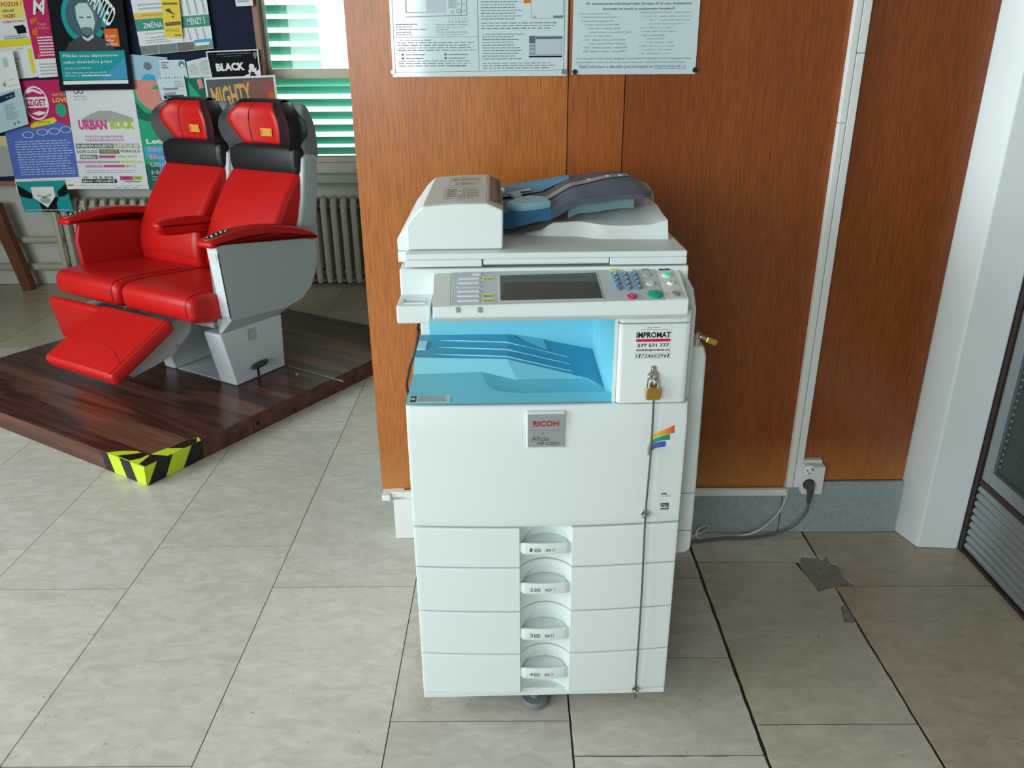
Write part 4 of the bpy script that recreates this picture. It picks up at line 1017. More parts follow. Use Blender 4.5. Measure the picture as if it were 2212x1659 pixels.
# silver badge
SIL = M('badge_silver', (176, 182, 186), .3, .55); SIL_L = M('badge_rim', (226, 230, 232), .3, .2)
yb = lambda z: yd(RC, z)
build('badge_rim', G().box(.2400, .3170, -.0165, -.0085, .7080, .7885), SIL_L, fd, bevel=.002)
bd = build('badge_plate', G().prism([(-.0172, .7115), (-.0172, .748), (-.0195, .751), (-.0172, .7835), (-.012, .785), (-.012, .710)], 'x', .2425, .3155), SIL, fd)
p = Print(bd, lambda u, v, l: Vector((.2425+.073*u, -.0196-.0002*l if v < .47 else -.0174-.0002*l, .785-.075*v)), world=False)
p.text('RICOH', .14, .20, .84, .36, M('ricoh_red', (170, 24, 60), .4), .02, 2); p.text('Aficio', .10, .66, .58, .80, INK, .0, 2); p.text('MP C2051', .27, .83, .86, .92, INK, .0, 2); p.line(.37, .60, .43, .56, .02, INK, 2); p.done()
# right column above the door
colg = G(); cpf = [(.4195, .060), (.4180, .006), (.4215, -.0015), (.428, -.004), (.545, -.004), (.556, .0), (.5605, .008), (.5605, .40), (.4195, .40)]
uc = build('upper_cabinet', G().prism(cpf, 'z', .7985, .9640), CW, cop, bevel=.0015, seg=1)
build('upper_cabinet_cap', G().prism(cpf, 'z', .9660, .9900), CW, uc, bevel=.0015, seg=1)
build('seam', G().box(.4215, .558, .000, .39, .9630, .9670), SEAM, uc)
build('seam', G().box(.4215, .558, .000, .39, .7955, .7990), SEAM, uc)
# side door on the right
sd = build('side_door', G().prism([(.571, .375), (.612, .378), (.622, .390), (.622, .55), (.618, .86), (.612, .885), (.571, .887)], 'y', .085, .50), CW, cop, bevel=.008, seg=3)
build('seam', G().box(.5712, .6222, .0842, .0846, .4395, .4412), SEAM, sd)
build('seam', G().box(.5712, .6205, .0842, .0846, .537, .5387), SEAM, sd)
build('side_cover', G().prism([(.5605, .66), (.572, .66), (.574, .98), (.566, 1.02), (.552, 1.045), (.54, 1.045)], 'y', .03, .50), CW, cop, bevel=.006, seg=3)
build('side_body', G().box(.55, .575, .09, .56, .10, .95), CW, cop, bevel=.004)
build('side_panel_edge', G().box(.562, .5705, .055, .09, .375, .885), GAP, cop)
# ---- blue output bay
bay = build('bay_back', G().box(.022, .418, .372, .60, .745, .985), BLUE, cop)
build('bay_post', G().box(.002, .024, .376, .60, .795, .985), CW, cop, bevel=.002)
build('bay_right_wall', G().box(.4165, .4185, .008, .375, .74, .985), BLUE, cop)
build('bay_right_wall', G().box(.412, .4178, .004, .010, .797, .985), CW, cop)
tr = G()
A_ = [(0.0, .213, .822), (.205, .202, .819), (.385, .184, .7775), (.4165, .150, .768)]      # front edge of the ramp
Bk = [(0.0, .373, .820), (.21, .373, .819), (.30, .373, .803), (.4165, .373, .778)]         # back edge
for i in range(3): tr.add([A_[i], A_[i+1], Bk[i+1], Bk[i]], [(0, 1, 2, 3)])
ramp = build('ramp', tr, BLUE_D, cop)
sl = G()
def c5(x, y): return (860+x*.226, 660+y*.226)
base = [(0.0, .168, .7995), (.150, .170, .7995), (.228, .184, .776), (.383, .185, .7755)]
_n = (Vector(A_[1])-Vector(A_[0])).cross(Vector(base[0])-Vector(A_[0])).normalized()
base[1] = tuple(cpl(*c5(800, 635), A_[0], _n)); base[2] = tuple(cpl(*c5(1140, 712), A_[0], _n))
_m = (Vector(A_[2])-Vector(A_[1])).cross(Vector(base[2])-Vector(A_[1])).normalized()
base[3] = tuple(cpl(*c5(1770, 698), A_[1], _m))
sl.add([A_[0], A_[1], A_[2], base[3], base[2], base[1], base[0], A_[3], (.4165, .160, .768)], [(0, 1, 5, 6), (1, 4, 5), (1, 2, 3, 4), (2, 7, 8, 3)])
build('ramp_front', sl, M('tray_blue_lit', (146, 216, 232), .45), cop)  # front-facing slope: its stronger lighting is put into a paler blue
fl = G()
rim = [(0.0, .004), (.16, .004), (.23, .004), (.416, .004)]
pk = [(.165, .075), (.185, .062), (.225, .055), (.416, .055)]
fl.add([(0, .004, .7995), (.150, .004, .7995), base[1], (0, .168, .7995)], [(0, 1, 2, 3)])
fl.add([(.150, .004, .7995), (.416, .004, .7995), (.416, .055, .7995), (.23, .055, .7995), (.185, .066, .7995), (.163, .095, .7995), base[1]], [(0, 1, 2, 3, 4, 5, 6)])
fl.add([base[1], (.163, .095, .7995), (.185, .066, .7995), (.23, .055, .7995), (.416, .055, .7995),
        base[2], (.205, .105, base[2][2]), (.215, .082, base[2][2]-.002), (.240, .070, base[2][2]-.003), (.4165, .068, .768), (.4165, .160, .768), base[3], (.245, base[2][1], base[2][2])],
       [(0, 1, 6, 5), (1, 2, 7, 6), (2, 3, 8, 7), (3, 4, 9, 8), (5, 6, 7, 8, 12), (8, 9, 10, 11, 12)])
build('tray_floor', fl, BLUE, cop, smooth=True, sharp=25)
rn = (Vector(A_[2])-Vector(A_[1])).cross(Vector(Bk[2])-Vector(A_[1])).normalized()
for p0, p1, p2 in (((400, 333), (1030, 350), (1620, 490)), ((380, 399), (1040, 420), (1640, 558)), ((360, 465), (1040, 488), (1660, 628))):
    a, b_ = [cpl(*c5(*q), (0, 0, zz), (0, 0, 1)) for q, zz in ((p0, .8225), (p1, .8208))]; c_ = cpl(*c5(*p2), Vector(A_[1])+Vector((0, 0, .0012)), rn)
    build('rib', G().tube([a, a.lerp(b_, .3), b_, c_], [.0004, .0014, .0016, .0008], 5), M('tray_blue_light', (170, 226, 238), .4), ramp)
gr = G()
for k in range(10): gr.box(.246, .365, .076+.0095*k, .0800+.0095*k, .7700, .7752)
build('ribbed_pad', gr, BLUE, cop)
build('well', G().add([(.225, .3715, .8185), (.297, .3715, .8055), (.302, .300, .8015), (.255, .335, .8115)], [(0, 1, 2, 3)]), BLUE, ramp)
build('paper_stop', G().box(.001, .022, .262, .318, .8200, .8245), MATS['tray_blue_light'], cop, bevel=.001, seg=1)
build('exit_rollers', G().tube([(.40, .31, .965), (.40, .22, .940)], .006, 8), M('roller_grey', (90, 120, 130), .5), cop)
ws = build('warning_label', G().box(.006, .088, .012, .046, .8000, .8006), M('label_silver', (206, 214, 216), .4), cop)
p = Print(ws, lambda u, v, l: Vector((.006+.082*u, .046-.034*v, .8007+.0002*l)), world=False)
p.rect(.02, .05, .16, .95, M('label_dark', (52, 60, 64), .5), 1); p.oval(.09, .5, .05, .12, WHITE_INK, 2); p.greek(.2, .06, .93, .9, 6, GREY_INK, ragged=.1, fill=.35); p.done()

# ---- scanner body and control panel
sb_ = build('scanner_body', G().box(.001, .552, .030, .60, .978, 1.0685), CW, cop, bevel=.004)
build('scanner_left_shoulder', G().prism([(.000, .984), (.062, .984), (.062, 1.019), (.000, 1.019)], 'y', -.045, .032), CW, cop, bevel=.004)
build('stamp_recess', G().box(.014, .050, -.030, -.012, 1.0192, 1.0198), M('recess_shade', (206, 210, 208), .5), cop)
g = G().box(.010, .054, -.034, -.0315, 1.019, 1.0212).box(.010, .054, -.0105, -.008, 1.019, 1.0212).box(.010, .0125, -.034, -.008, 1.019, 1.0212).box(.0515, .054, -.034, -.008, 1.019, 1.0212)
build('stamp_recess_rim', g, CW, cop)
PF, PB = Vector((0, -.060, 1.0290)), Vector((0, .030, 1.0610))       # front and back lines of the sloping panel face
pn = Vector((0, -(PB.z-PF.z), PB.y-PF.y)).normalized()
prof = [(-.056, .9965), (-.0605, 1.001), (-.0615, 1.0260), (-.0590, 1.0294), (.030, 1.0610), (.031, .984), (-.035, .984)]
pan = build('control_panel', G().prism(prof, 'x', .068, .534), CW, cop, bevel=.003, seg=2)
def pp(x, y, lift=0.0): return cpl(x, y, PF+pn*lift, pn)
def on_panel(name, pxs, mat, h, par=pan, bevel=.0006):
    lo = [pp(*q, .0002) for q in pxs]; return build(name, G().loft([lo, [q+pn*h for q in lo]]), mat, par, bevel=bevel, seg=1)
on_panel('panel_face', [(976, 590), (1413, 577), (1436, 648), (975, 661)], CGREY, .0012)
on_panel('left_panel_face', [(938, 593), (974, 591), (973, 662), (934, 664)], CW2, .0008)
on_panel('right_panel_face', [(1419, 578), (1449, 577), (1479, 644), (1441, 647)], CW2, .0008)
SCR = M('lcd_dark', (70, 82, 80), 0.12, 0, 0.6)
on_panel('screen_bezel', [(1077, 594), (1290, 588), (1306, 648), (1078, 654)], CGREY, .0020)
on_panel('touch_screen', [(1080, 597), (1287, 591), (1302, 646), (1081, 651)], SCR, .0026)
def pbtn(name, x, y, rx, ry, mat, h=.004, sym=None, bold=.02, symm=None):
    c = pp(x, y, .0012); u = (pp(x+rx, y, .0012)-c).length; 
    vy = (pp(x, y-ry, .0012)-pp(x, y+ry, .0012)).length/2
    ax = Vector((1, 0, 0)); ay = pn.cross(ax); n = 22
    rg = lambda k, hh: [c+ax*u*k*math.cos(2*PI*i/n)+ay*vy*k*math.sin(2*PI*i/n)+pn*hh for i in range(n)]
    o = build(name, G().loft([rg(1, 0), rg(1, h*.7), rg(.86, h)]), mat, pan, smooth=True)
    if sym:
        p = Print(o, lambda a, b, l: c+ax*u*.55*(2*a-1)-ay*vy*.55*(2*b-1)+pn*(h+.0003), world=False)
        p.text(sym, .15, .1, .85, .9, symm or WHITE_INK, bold, 1); p.done()
    return o
KEY = M('keypad_blue', (84, 126, 160), .35)
for r, (y0, x0, xs_) in enumerate([(595.5, 1327, 21), (604.5, 1330.5, 21), (614, 1334, 21), (623.5, 1337, 21.5)]):
    for k in range(3): pbtn('number_key', x0+xs_*k, y0-.7*k, 7.0, 4.0, KEY, .005, '123456789*0#'[r*3+k])
pbtn('clear_stop_key', 1365, 642, 10.5, 5.2, M('stop_pink', (206, 44, 98), .35), .004, 'C/', .01)
pbtn('start_key', 1414.5, 637.5, 17, 8.2, M('start_green', (26, 164, 140), .35), .004)
pbtn('preview_key', 1397.5, 594, 8.5, 4.4, M('key_grey_green', (168, 186, 182), .4), .003)
pbtn('interrupt_key', 1404.5, 613, 9.5, 4.8, M('key_pale', (210, 218, 218), .4), .003)
pbtn('power_key_ring', 1440, 595, 11, 5.0, CW, .003); pbtn('power_key', 1440.5, 595.6, 7.5, 3.4, M('power_green', (50, 206, 150), .3, emit=.35), .0045)
pbtn('energy_key', 1449, 612.5, 7.6, 3.6, CW, .005, '100', .0, INK)
pbtn('login_key', 1459, 636, 9.3, 4.3, M('key_mid_grey', (142, 148, 150), .45), .004)
for x, m in ((1325.5, M('indicator_yellow', (224, 216, 140), .5)), (1359, WHITE_INK), (1392.5, M('indicator_grey', (150, 160, 160), .5))): on_panel('indicator', [(x-8, 583), (x+8, 582.5), (x+8, 586.5), (x-8, 587)], m, .0028)
on_panel('mains_indicator', [(1421, 579.5), (1445, 578.5), (1447, 584), (1424, 585)], M('indicator_dark', (64, 68, 66), .4), .0018); on_panel('mains_lamp', [(1430, 580), (1437, 579.8), (1438, 582.4), (1431, 582.6)], M('lamp_green', (60, 210, 160), .3, emit=.4), .0026, bevel=0)
FK = M('function_key', (214, 220, 222), .4)
for x0, x1, y in ((991, 1036, 602.5), (990.5, 1036, 611.8), (987, 1039, 621), (989.5, 1036, 630), (989, 1036, 640), (989, 1036, 650)): on_panel('function_key', [(x0, y), (x1, y-1), (x1, y+2.2), (x0, y+3.2)], FK if y != 621 else CGREY, .0034)
on_panel('function_key', [(1021.5, 592.8), (1039, 592.2), (1039, 596), (1021.5, 596.8)], FK, .004)
for k, (x0, x1, y) in enumerate(((1044, 1067.5, 602), (1043, 1066, 638.6), (1043, 1070, 648.6))):
    st = on_panel('key_sticker', [(x0, y-1.6), (x1, y-2.2), (x1, y+2.2), (x0, y+2.9)], M('sticker_yellow', (226, 224, 96), .5), .0018, bevel=0)
    a, b, d = pp(x0+2, y-.8, .0022), pp(x1-2, y-1.3, .0022), pp(x0+2, y+1.8, .0022)
    p = Print(st, lambda u, v, l, a=a, b=b, d=d: a+(b-a)*u+(d-a)*v, world=False); p.text(('Kopie', 'Sken', 'SafeQ')[k], 0, 0, 1, 1, BLACK_INK, .03, 1); p.done()
for x in (989, 1036.5):
    c = cfr(x, 669.5, -.062); build('status_lamp', G().box(c.x-.004, c.x+.004, -.0635, -.055, c.z-.005, c.z+.005), M('lamp_grey', (146, 154, 154), .3), pan, bevel=.001)
# lid, document feeder
lid = build('scanner_lid', G().box(.013, .546, .026, .50, 1.0860, 1.0985), CW, cop, bevel=.003)
build('lid_skirt', G().box(.013, .158, .026, .50, 1.0725, 1.0862), CW, lid, bevel=.002)
build('lid_skirt', G().box(.400, .546, .026, .50, 1.0725, 1.0862), CW, lid, bevel=.002)
build('lid_grip', G().prism([(.036, 1.0730), (.028, 1.0760), (.0268, 1.0800), (.030, 1.0862), (.040, 1.0862)], 'x', .160, .398), CW, lid, bevel=.001, seg=1)
build('hinge_cover', G().prism([(-.004, 1.095), (.02, 1.095), (.02, 1.138), (.013, 1.138), (-.004, 1.119)], 'y', .066, .50), CW, cop, bevel=.003)
build('hinge_cover_base', G().box(-.004, .02, .066, .50, 1.0735, 1.0943), CW, cop, bevel=.002)
adf = thing  # (document feeder is a part of the copier)
fp = [(.0155, 1.0995), (.198, 1.0995), (.1995, 1.1735), (.1685, 1.1865), (.110, 1.1860), (.0485, 1.1815), (.0300, 1.1650), (.0160, 1.1460)]
fe = build('document_feeder', G().prism(fp, 'y', .052, .44), CW, cop, bevel=.004, seg=2)
build('feeder_cover_top', G().prism([(.0500, 1.1820), (.110, 1.1864), (.167, 1.1868), (.167, 1.1874), (.110, 1.1870), (.0500, 1.1826)], 'y', .062, .43), CW2, fe)
build('feeder_cover_slope', G().prism([(.1700, 1.1868), (.1985, 1.1748), (.1988, 1.1752), (.1703, 1.1874)], 'y', .062, .43), CW2, fe)
def ft_(u, v, l):                                 # print on the feeder cover
    x = .085+.080*u; return Vector((x, .40-.33*v, 1.1868+.0003*l + (1.1868-1.1832)*0))
EMB = M('embossed_brown', (134, 128, 114), .6)
p = Print(fe, lambda u, v, l: Vector((.084+.078*u, .40-.30*v, (1.1866 if .084+.078*u < .11 else 1.1870)+.0003*l)), world=False)
for a, b, c_, d in ((.06, .02, .98, .44), (0, .52, .47, .97), (.52, .52, .98, .97)):
    for q in ((a, b, c_, b), (a, d, c_, d), (a, b, a, d), (c_, b, c_, d)): p.line(*q, .012, EMB, 1)
p.greek(.1, .08, .94, .2, 2, EMB, 1, ragged=0); p.greek(.2, .26, .94, .40, 3, EMB, 1); p.greek(.05, .58, .44, .92, 5, EMB, 1); p.greek(.57, .58, .94, .92, 5, EMB, 1); p.done()
lb = build('instruction_label', G().loft([[(.1745, y, 1.1856), (.1975, y, 1.1759), (.1977, y, 1.1763), (.1747, y, 1.1860)] for y in (.09, .42)]), M('label_brown', (128, 106, 90), .5), fe)
p = Print(lb, lambda u, v, l: Vector((.1747+.023*u, .42-.33*v, 1.1861-.0097*u+.0003*l)), world=False); p.greek(.08, .04, .5, .96, 14, M('label_cream', (196, 180, 158), .5), 1); p.rect(.62, .05, .95, .95, M('label_dark_brown', (84, 56, 46), .5), .8); p.done()
build('feeder_lamp', G().sphere((.2005, .285, 1.1735), .006, 12, 8), WHITE_INK, fe, smooth=True)
# exit tray on the lid: curved white hump
XS = [.245+.285*i/24 for i in range(25)]
def lerp(tab, x):
    for (a, b), (c, d) in zip(tab, tab[1:]):
        if x <= c: 
            t = max(0, (x-a)/(c-a)); t = t*t*(3-2*t); return b+(d-b)*t
    return tab[-1][1]
y0t = [(.245, .175), (.338, .165), (.405, .134), (.53, .127)]
z1t = [(.245, 1.0995), (.272, 1.104), (.305, 1.1225), (.36, 1.126), (.44, 1.122), (.49, 1.124), (.53, 1.133)]
z2t = [(.245, 1.100), (.315, 1.113), (.39, 1.130), (.465, 1.137), (.53, 1.144)]
rings = []
for x in XS:
    a, z1_, z2_ = lerp(y0t, x), lerp(z1t, x), lerp(z2t, x)
    rings.append([(x, a, 1.0975), (x, a+.016, z1_), (x, a+.022, z1_+.001), (x, .200, (z1_*.6+z2_*.4)-.001), (x, .252, z2_-.001), (x, .258, z2_), (x, .262, z2_), (x, .44, z2_-.004), (x, .47, 1.0975)])
build('exit_tray', G().loft(rings), CW, lid, smooth=True, sharp=30)
# smoke-blue feed tray
FT = M('feed_tray_smoke', (78, 88, 104), .42, 0, .4); FTB = M('feed_tray_blue', (44, 104, 152), .4, 0, .35)
ztop = [(.200, 1.146), (.285, 1.1485), (.365, 1.1735), (.45, 1.1815), (.507, 1.181)]
zbot = [(.200, 1.112), (.285, 1.128), (.365, 1.161), (.45, 1.1695), (.507, 1.1725)]
XF = [.2005+(.506-.2005)*i/40 for i in range(41)]
rings = []
for x in XF:
    zt, zb_ = lerp(ztop, x), lerp(zbot, x); yb_ = .49-max(0, (x-.47)/.037)**2*.05; ya = .180+max(0, (x-.485)/.022)**2*.03
    rings.append([(x, ya, zb_), (x, ya-.001, zt-.002), (x, ya+.002, zt), (x, yb_, zt+.002), (x, yb_, zb_+.006)])
ftray = build('feed_tray', G().loft(rings), FT, cop, smooth=True, sharp=35)
rings = []
for x in [.2008+.098*i/12 for i in range(13)]:
    zt, zb_ = lerp(ztop, x)+.0006, lerp(zbot, x)-.0006; f = (x-.2)/.1
    rings.append([(x, .1785, zb_), (x, .1780, zt), (x, .215, zt+.0008), (x, .215, zb_+.004)])
build('feed_cover', G().loft(rings), FTB, ftray, smooth=True, sharp=35)
build('feed_window', G().add([(.2015, .33, 1.152), (.29, .40, 1.1525), (.36, .44, 1.1765), (.36, .489, 1.1772), (.2015, .489, 1.152)], [(0, 1, 2, 3, 4)]), M('feed_window_blue', (86, 150, 184), .5, 0, .3), ftray)
STRIP = M('feed_strip', (146, 160, 170), .4)
g = G(); a = []; b_ = []
for x in [.262+.232*i/20 for i in range(21)]:
    zt = lerp(ztop, x)+.0030; c0 = .27+.16*((x-.262)/.232)**.8; a.append((x, c0-.020, zt)); b_.append((x, c0+.026, zt))
build('guide_scale', G().grid([a, b_]), STRIP, ftray)
GD = M('guide_pale_blue', (150, 208, 226), .4)
gp = [(.2070, .200), (.232, .262), (.262, .280), (.292, .268), (.300, .205), (.262, .184), (.240, .181)]
gd = build('paper_guide', G().prism(gp, 'z', 1.1420, 1.1635), GD, ftray, bevel=.003, seg=2)
build('thumb_dimple', G().sphere((.243, .225, 1.1632), .013, 16, 8, (1, 1.6, .12)), GD, ftray, smooth=True)
build('paper_guide', G().disc((.232, .330, 1.1535), (0, 0, 1), .013, .006, 18, .026), GD, ftray)
fl_ = build('feed_label', G().add([(.214, .356, 1.1545), (.268, .405, 1.1550), (.268, .440, 1.1550), (.214, .372, 1.1545)], [(0, 1, 2, 3)]), PAPER, ftray)
for q in ((.225, .372), (.245, .392)): build('feed_label_mark', G().disc((q[0], q[1], 1.1552), (0, 0, 1), .0035, .0004, 8), M('label_red', (210, 50, 60), .5), ftray)
for q in ((.40, .392), (.445, .412), (.475, .422)): build('sensor', G().disc((q[0], q[1], lerp(ztop, q[0])+.0030), (0, 0, 1), .006, .0012, 12, .008), M('sensor_white', (206, 214, 218), .4), ftray)
fbk = []
for x in [.335+.135*i/10 for i in range(11)]: fbk.append([(x, .196, lerp(zbot, x)-.001), (x, .200, lerp(zbot, x)-.022), (x, .44, lerp(zbot, x)-.022), (x, .44, lerp(zbot, x)+.002)])
build('feed_tray_underside', G().loft(fbk), M('feed_under_grey', (112, 140, 146), .4), ftray)
hose = catmull([(.49, .50, 1.10), (.515, .47, 1.150), (.535, .45, 1.158), (.553, .45, 1.135), (.556, .46, 1.10), (.54, .50, 1.06)], 8)
build('feeder_cable', G().tube(hose, .0055, 8), M('cable_beige', (176, 170, 158), .5), cop, smooth=True)

# ---- stickers and logos on the front
stk = build('service_sticker', G().box(.451, .5190, -.0046, -.0042, .893, .962), M('sticker_clear', (222, 228, 228), .3), uc)
p = Print(stk, lambda u, v, l: Vector((.451+.068*u, -.0047-.0002*l, .962-.069*v)), world=False)
CRIM = M('sticker_crimson', (206, 18, 62), .4)
p.text('SERVIS ZAŘÍZENÍ', .30, .055, .68, .085, INK, 0, 1.5); p.text('A SPOTŘEBNÍ MATERIÁL ZAJIŠŤUJE', .10, .115, .90, .15, INK, 0, 1.5)
p.text('IMPROMAT', .015, .20, .985, .375, BLACK_INK, .028, 2); p.rect(.015, .405, .985, .49, CRIM, 1); p.text('577 571 777', .06, .545, .96, .645, BLACK_INK, .02, 2); p.text('wsd.impromat.cz', .02, .69, .985, .785, BLACK_INK, .02, 2)
p.rect(0, .815, 1, .825, LGREY_INK, 1); p.rect(0, .985, 1, .995, LGREY_INK, 1)
for k in range(12): p.rect(k/11-.002, .82, k/11+.003, .99, LGREY_INK, 1)
for k, ch in enumerate('V1734602961'): p.text(ch, (k+.18)/11, .85, (k+.82)/11, .965, BLACK_INK, .01 if k else 0, 2, shear=.15 if k else 0)
p.done()
def dpt(px, py, lift=.0):
    q = cfr(px, py, bow(.5)); q = cfr(px, py, yd(min(max(q.x, 0), W), q.z)); return Vector((q.x, yd(min(max(q.x, 0), W), q.z)-.0003-lift, q.z))
def grad_mat(name, stops, axis):
    m = bpy.data.materials.new(name); m.use_nodes = True; nt = m.node_tree; b = nt.nodes['Principled BSDF']
    tc = nt.nodes.new('ShaderNodeTexCoord'); sp = nt.nodes.new('ShaderNodeSeparateXYZ'); nt.links.new(tc.outputs['Generated'], sp.inputs[0])
    r = ramp_nodes(nt, sp.outputs[0], stops); nt.links.new(r.outputs['Color'], b.inputs['Base Color']); b.inputs['Roughness'].default_value = .4
    return m
bands = [([(1404, 944), (1420, 934), (1438, 927), (1457, 918)], [(1404, 956), (1420, 943), (1438, 938), (1457, 935)], grad_mat('rainbow_warm', [(0, (240, 226, 70)), (.5, (246, 168, 56)), (1, (222, 64, 42))], 0)),
         ([(1403, 955), (1418, 946), (1432, 941), (1447, 937)], [(1403, 964), (1418, 955), (1432, 951), (1447, 950)], grad_mat('rainbow_green', [(0, (40, 176, 170)), (1, (24, 146, 76))], 0)),
         ([(1403, 966), (1416, 957), (1427, 954), (1438, 952)], [(1403, 976), (1416, 968), (1427, 966), (1438, 964)], grad_mat('rainbow_blue', [(0, (120, 104, 190)), (1, (40, 92, 200))], 0))]
for top, bot, m in bands:
    tt = catmull([dpt(*q) for q in top], 4); bb = catmull([dpt(*q) for q in bot], 4)
    build('rainbow_band', G().grid([tt, bb]), m, fd)
q = dpt(1433, 1094); es = build('energy_label', G().box(q.x-.0105, q.x+.0105, q.y-.0002, q.y+.0005, q.z-.0085, q.z+.0085), M('energy_dark', (58, 70, 76), .5), fd)
p = Print(es, lambda u, v, l: Vector((q.x-.0105+.021*u, q.y-.0003-.0002*l, q.z+.0085-.017*v)), world=False)
p.ring(.5, .62, .42, .42, .86, WHITE_INK, 1, 18, PI, 2*PI); p.poly([(.08, .62), (.2, .5), (.5, .55), (.62, .42), (.7, .58), (.9, .55), (.8, .7), (.45, .66), (.2, .72)], WHITE_INK, 1); p.rect(0, .86, 1, .92, WHITE_INK, 1); p.done()
q2 = dpt(1434, 1070); ml = build('recycling_label', G().box(q2.x-.016, q2.x+.016, q2.y-.0001, q2.y+.0003, q2.z-.0022, q2.z-.0016), INK, fd)
q3 = dpt(1434, 1067); p = Print(ml, lambda u, v, l: Vector((q3.x+.006*u, q3.y-.0004, q3.z-.005*v)), world=False); p.ring(0, .4, 1, 1, .5, INK, 1, 12, PI, 2*PI); p.done()

# ================================================================== PADLOCKS, HASP AND SECURITY ROD
STL2 = M('bright_steel', (206, 206, 204), .18, 1.0); BRASS = M('brass', (206, 170, 92), .28, .9, var=.08, scale=40)
def world_c(v): v = Vector(v); return CO + cxv*v.x + cyv*v.y + Vector((0, 0, v.z))
def padlock(label, loc, rotz, rot=None):
    t = thing('padlock', label, 'padlock', loc, rotz, 'brass padlocks on the photocopier')
    if rot: t.rotation_euler = rot
    build('body', G().prism([(-.0135, 0), (-.0145, .003), (-.0145, .022), (-.0125, .0245), (.0125, .0245), (.0145, .022), (.0145, .003), (.0135, 0)], 'y', -.006, .006), BRASS, t, bevel=.002, seg=2)
    arc = [(-.0085, 0, .020), (-.0085, 0, .033)]+[(-.0085*math.cos(PI*i/10), 0, .033+.0085*math.sin(PI*i/10)) for i in range(1, 10)]+[(.0085, 0, .033), (.0085, 0, .020)]
    build('shackle', G().tube(arc, .0024, 10), STL2, t, smooth=True)
    return t
hp = cfr(1412, 830, -.004)
hasp = thing('hasp', 'chrome hasp screwed to the front of the photocopier above the padlock', 'hasp', world_c((cfr(1412, 795, -.005).x, -.0045, cfr(1412, 855, -.004).z)), CA)
hz = hasp.location.z
za, zb2 = cfr(1412, 790, -.005).z-hz, cfr(1412, 838, -.005).z-hz
hm = (za+zb2)/2
build('plate', G().prism([(-.0045, za), (.0045, za), (.006, za-.010), (.0115, za-.016), (.0115, zb2+.004), (.008, zb2), (-.008, zb2), (-.0115, zb2+.004), (-.0115, za-.016), (-.006, za-.010)], 'y', -.0018, 0), STL2, hasp, bevel=.0006, seg=1)
build('screw', G().disc((0, -.0018, za-.008), (0, -1, 0), .0035, .0016, 12), STL2, hasp)
st = [(0, -.001, hm+.006), (0, -.014, hm+.003), (0, -.020, hm-.004), (0, -.014, hm-.012), (0, -.001, hm-.014)]
build('staple', G().tube(catmull([(0, a_, b__) for _, a_, b__ in st], 5), .0026, 8), STL2, hasp, smooth=True)
bz = cfr(1411, 863, -.018).z
padlock('brass padlock hanging on the chrome hasp at the front of the photocopier', world_c((cfr(1411, 850, -.018).x, -.0165, bz)), CA)
q = cfr(1524, 727, .12)
zv = Vector((-.93, .05, .36)).normalized(); yv = Vector((.36, .1, .93)); yv = (yv-zv*yv.dot(zv)).normalized(); xv = yv.cross(zv)
pq = cfr(1546, 739, .09)
padlock('brass padlock sticking out at the right side of the photocopier', world_c(pq), CA, Matrix((xv, yv, zv)).transposed().to_euler())
h2 = thing('hasp', 'steel eye bolt on the right side of the photocopier holding a padlock', 'hasp', world_c(cfr(1508, 734, .09)), CA)
build('eye', G().tube([(.008*math.cos(2*PI*i/14)*.6, .008*math.cos(2*PI*i/14)*.5, .006+.009*math.sin(2*PI*i/14)) for i in range(15)], .0028, 8), STL2, h2, smooth=True)
build('strap', G().box(-.006, .002, -.006, .0, -.012, .004), STL2, h2, bevel=.001, seg=1)
# thin steel rod from the padlock to the lowest drawer, held by two eyelets
rodpts = [cfr(1412, 862, -.020), cfr(1408, 940, -.022), cfr(1403, 1010, -.022), cfr(1394, 1114, -.024), cfr(1386, 1280, -.024), cfr(1375, 1450, -.022), cfr(1372, 1508, -.012)]
rb_ = rodpts[-1]
rod = thing('security_rod', 'thin steel rod hanging from the padlock down over the drawers', 'rod', world_c((rb_.x, rb_.y, 0)), CA)
bb = Vector((rb_.x, rb_.y, 0))
build('rod', G().tube([q-bb for q in catmull(rodpts, 4)], .0022, 8), M('rod_steel', (116, 118, 118), .35, .7), rod, smooth=True)
for x, y in ((1394, 1113), (1373, 1492)):
    e_ = cfr(x, y, -.016)-bb
    ey = build('eyelet', G().disc(e_+Vector((0, .008, 0)), (0, -1, 0), .0085, .003, 18), STL2, rod, smooth=True)
    build('eyelet_ring', G().tube([e_+Vector((.006*math.cos(2*PI*i/16), -.004-.004*math.sin(2*PI*i/16), .006*math.sin(2*PI*i/16))) for i in range(17)], .002, 8), STL2, ey, smooth=True)
cq = cfr(1403, 972, -.020)-bb
build('clip', G().box(cq.x-.004, cq.x+.001, cq.y-.002, cq.y+.004, cq.z-.012, cq.z+.008), STL2, rod, bevel=.001, seg=1)

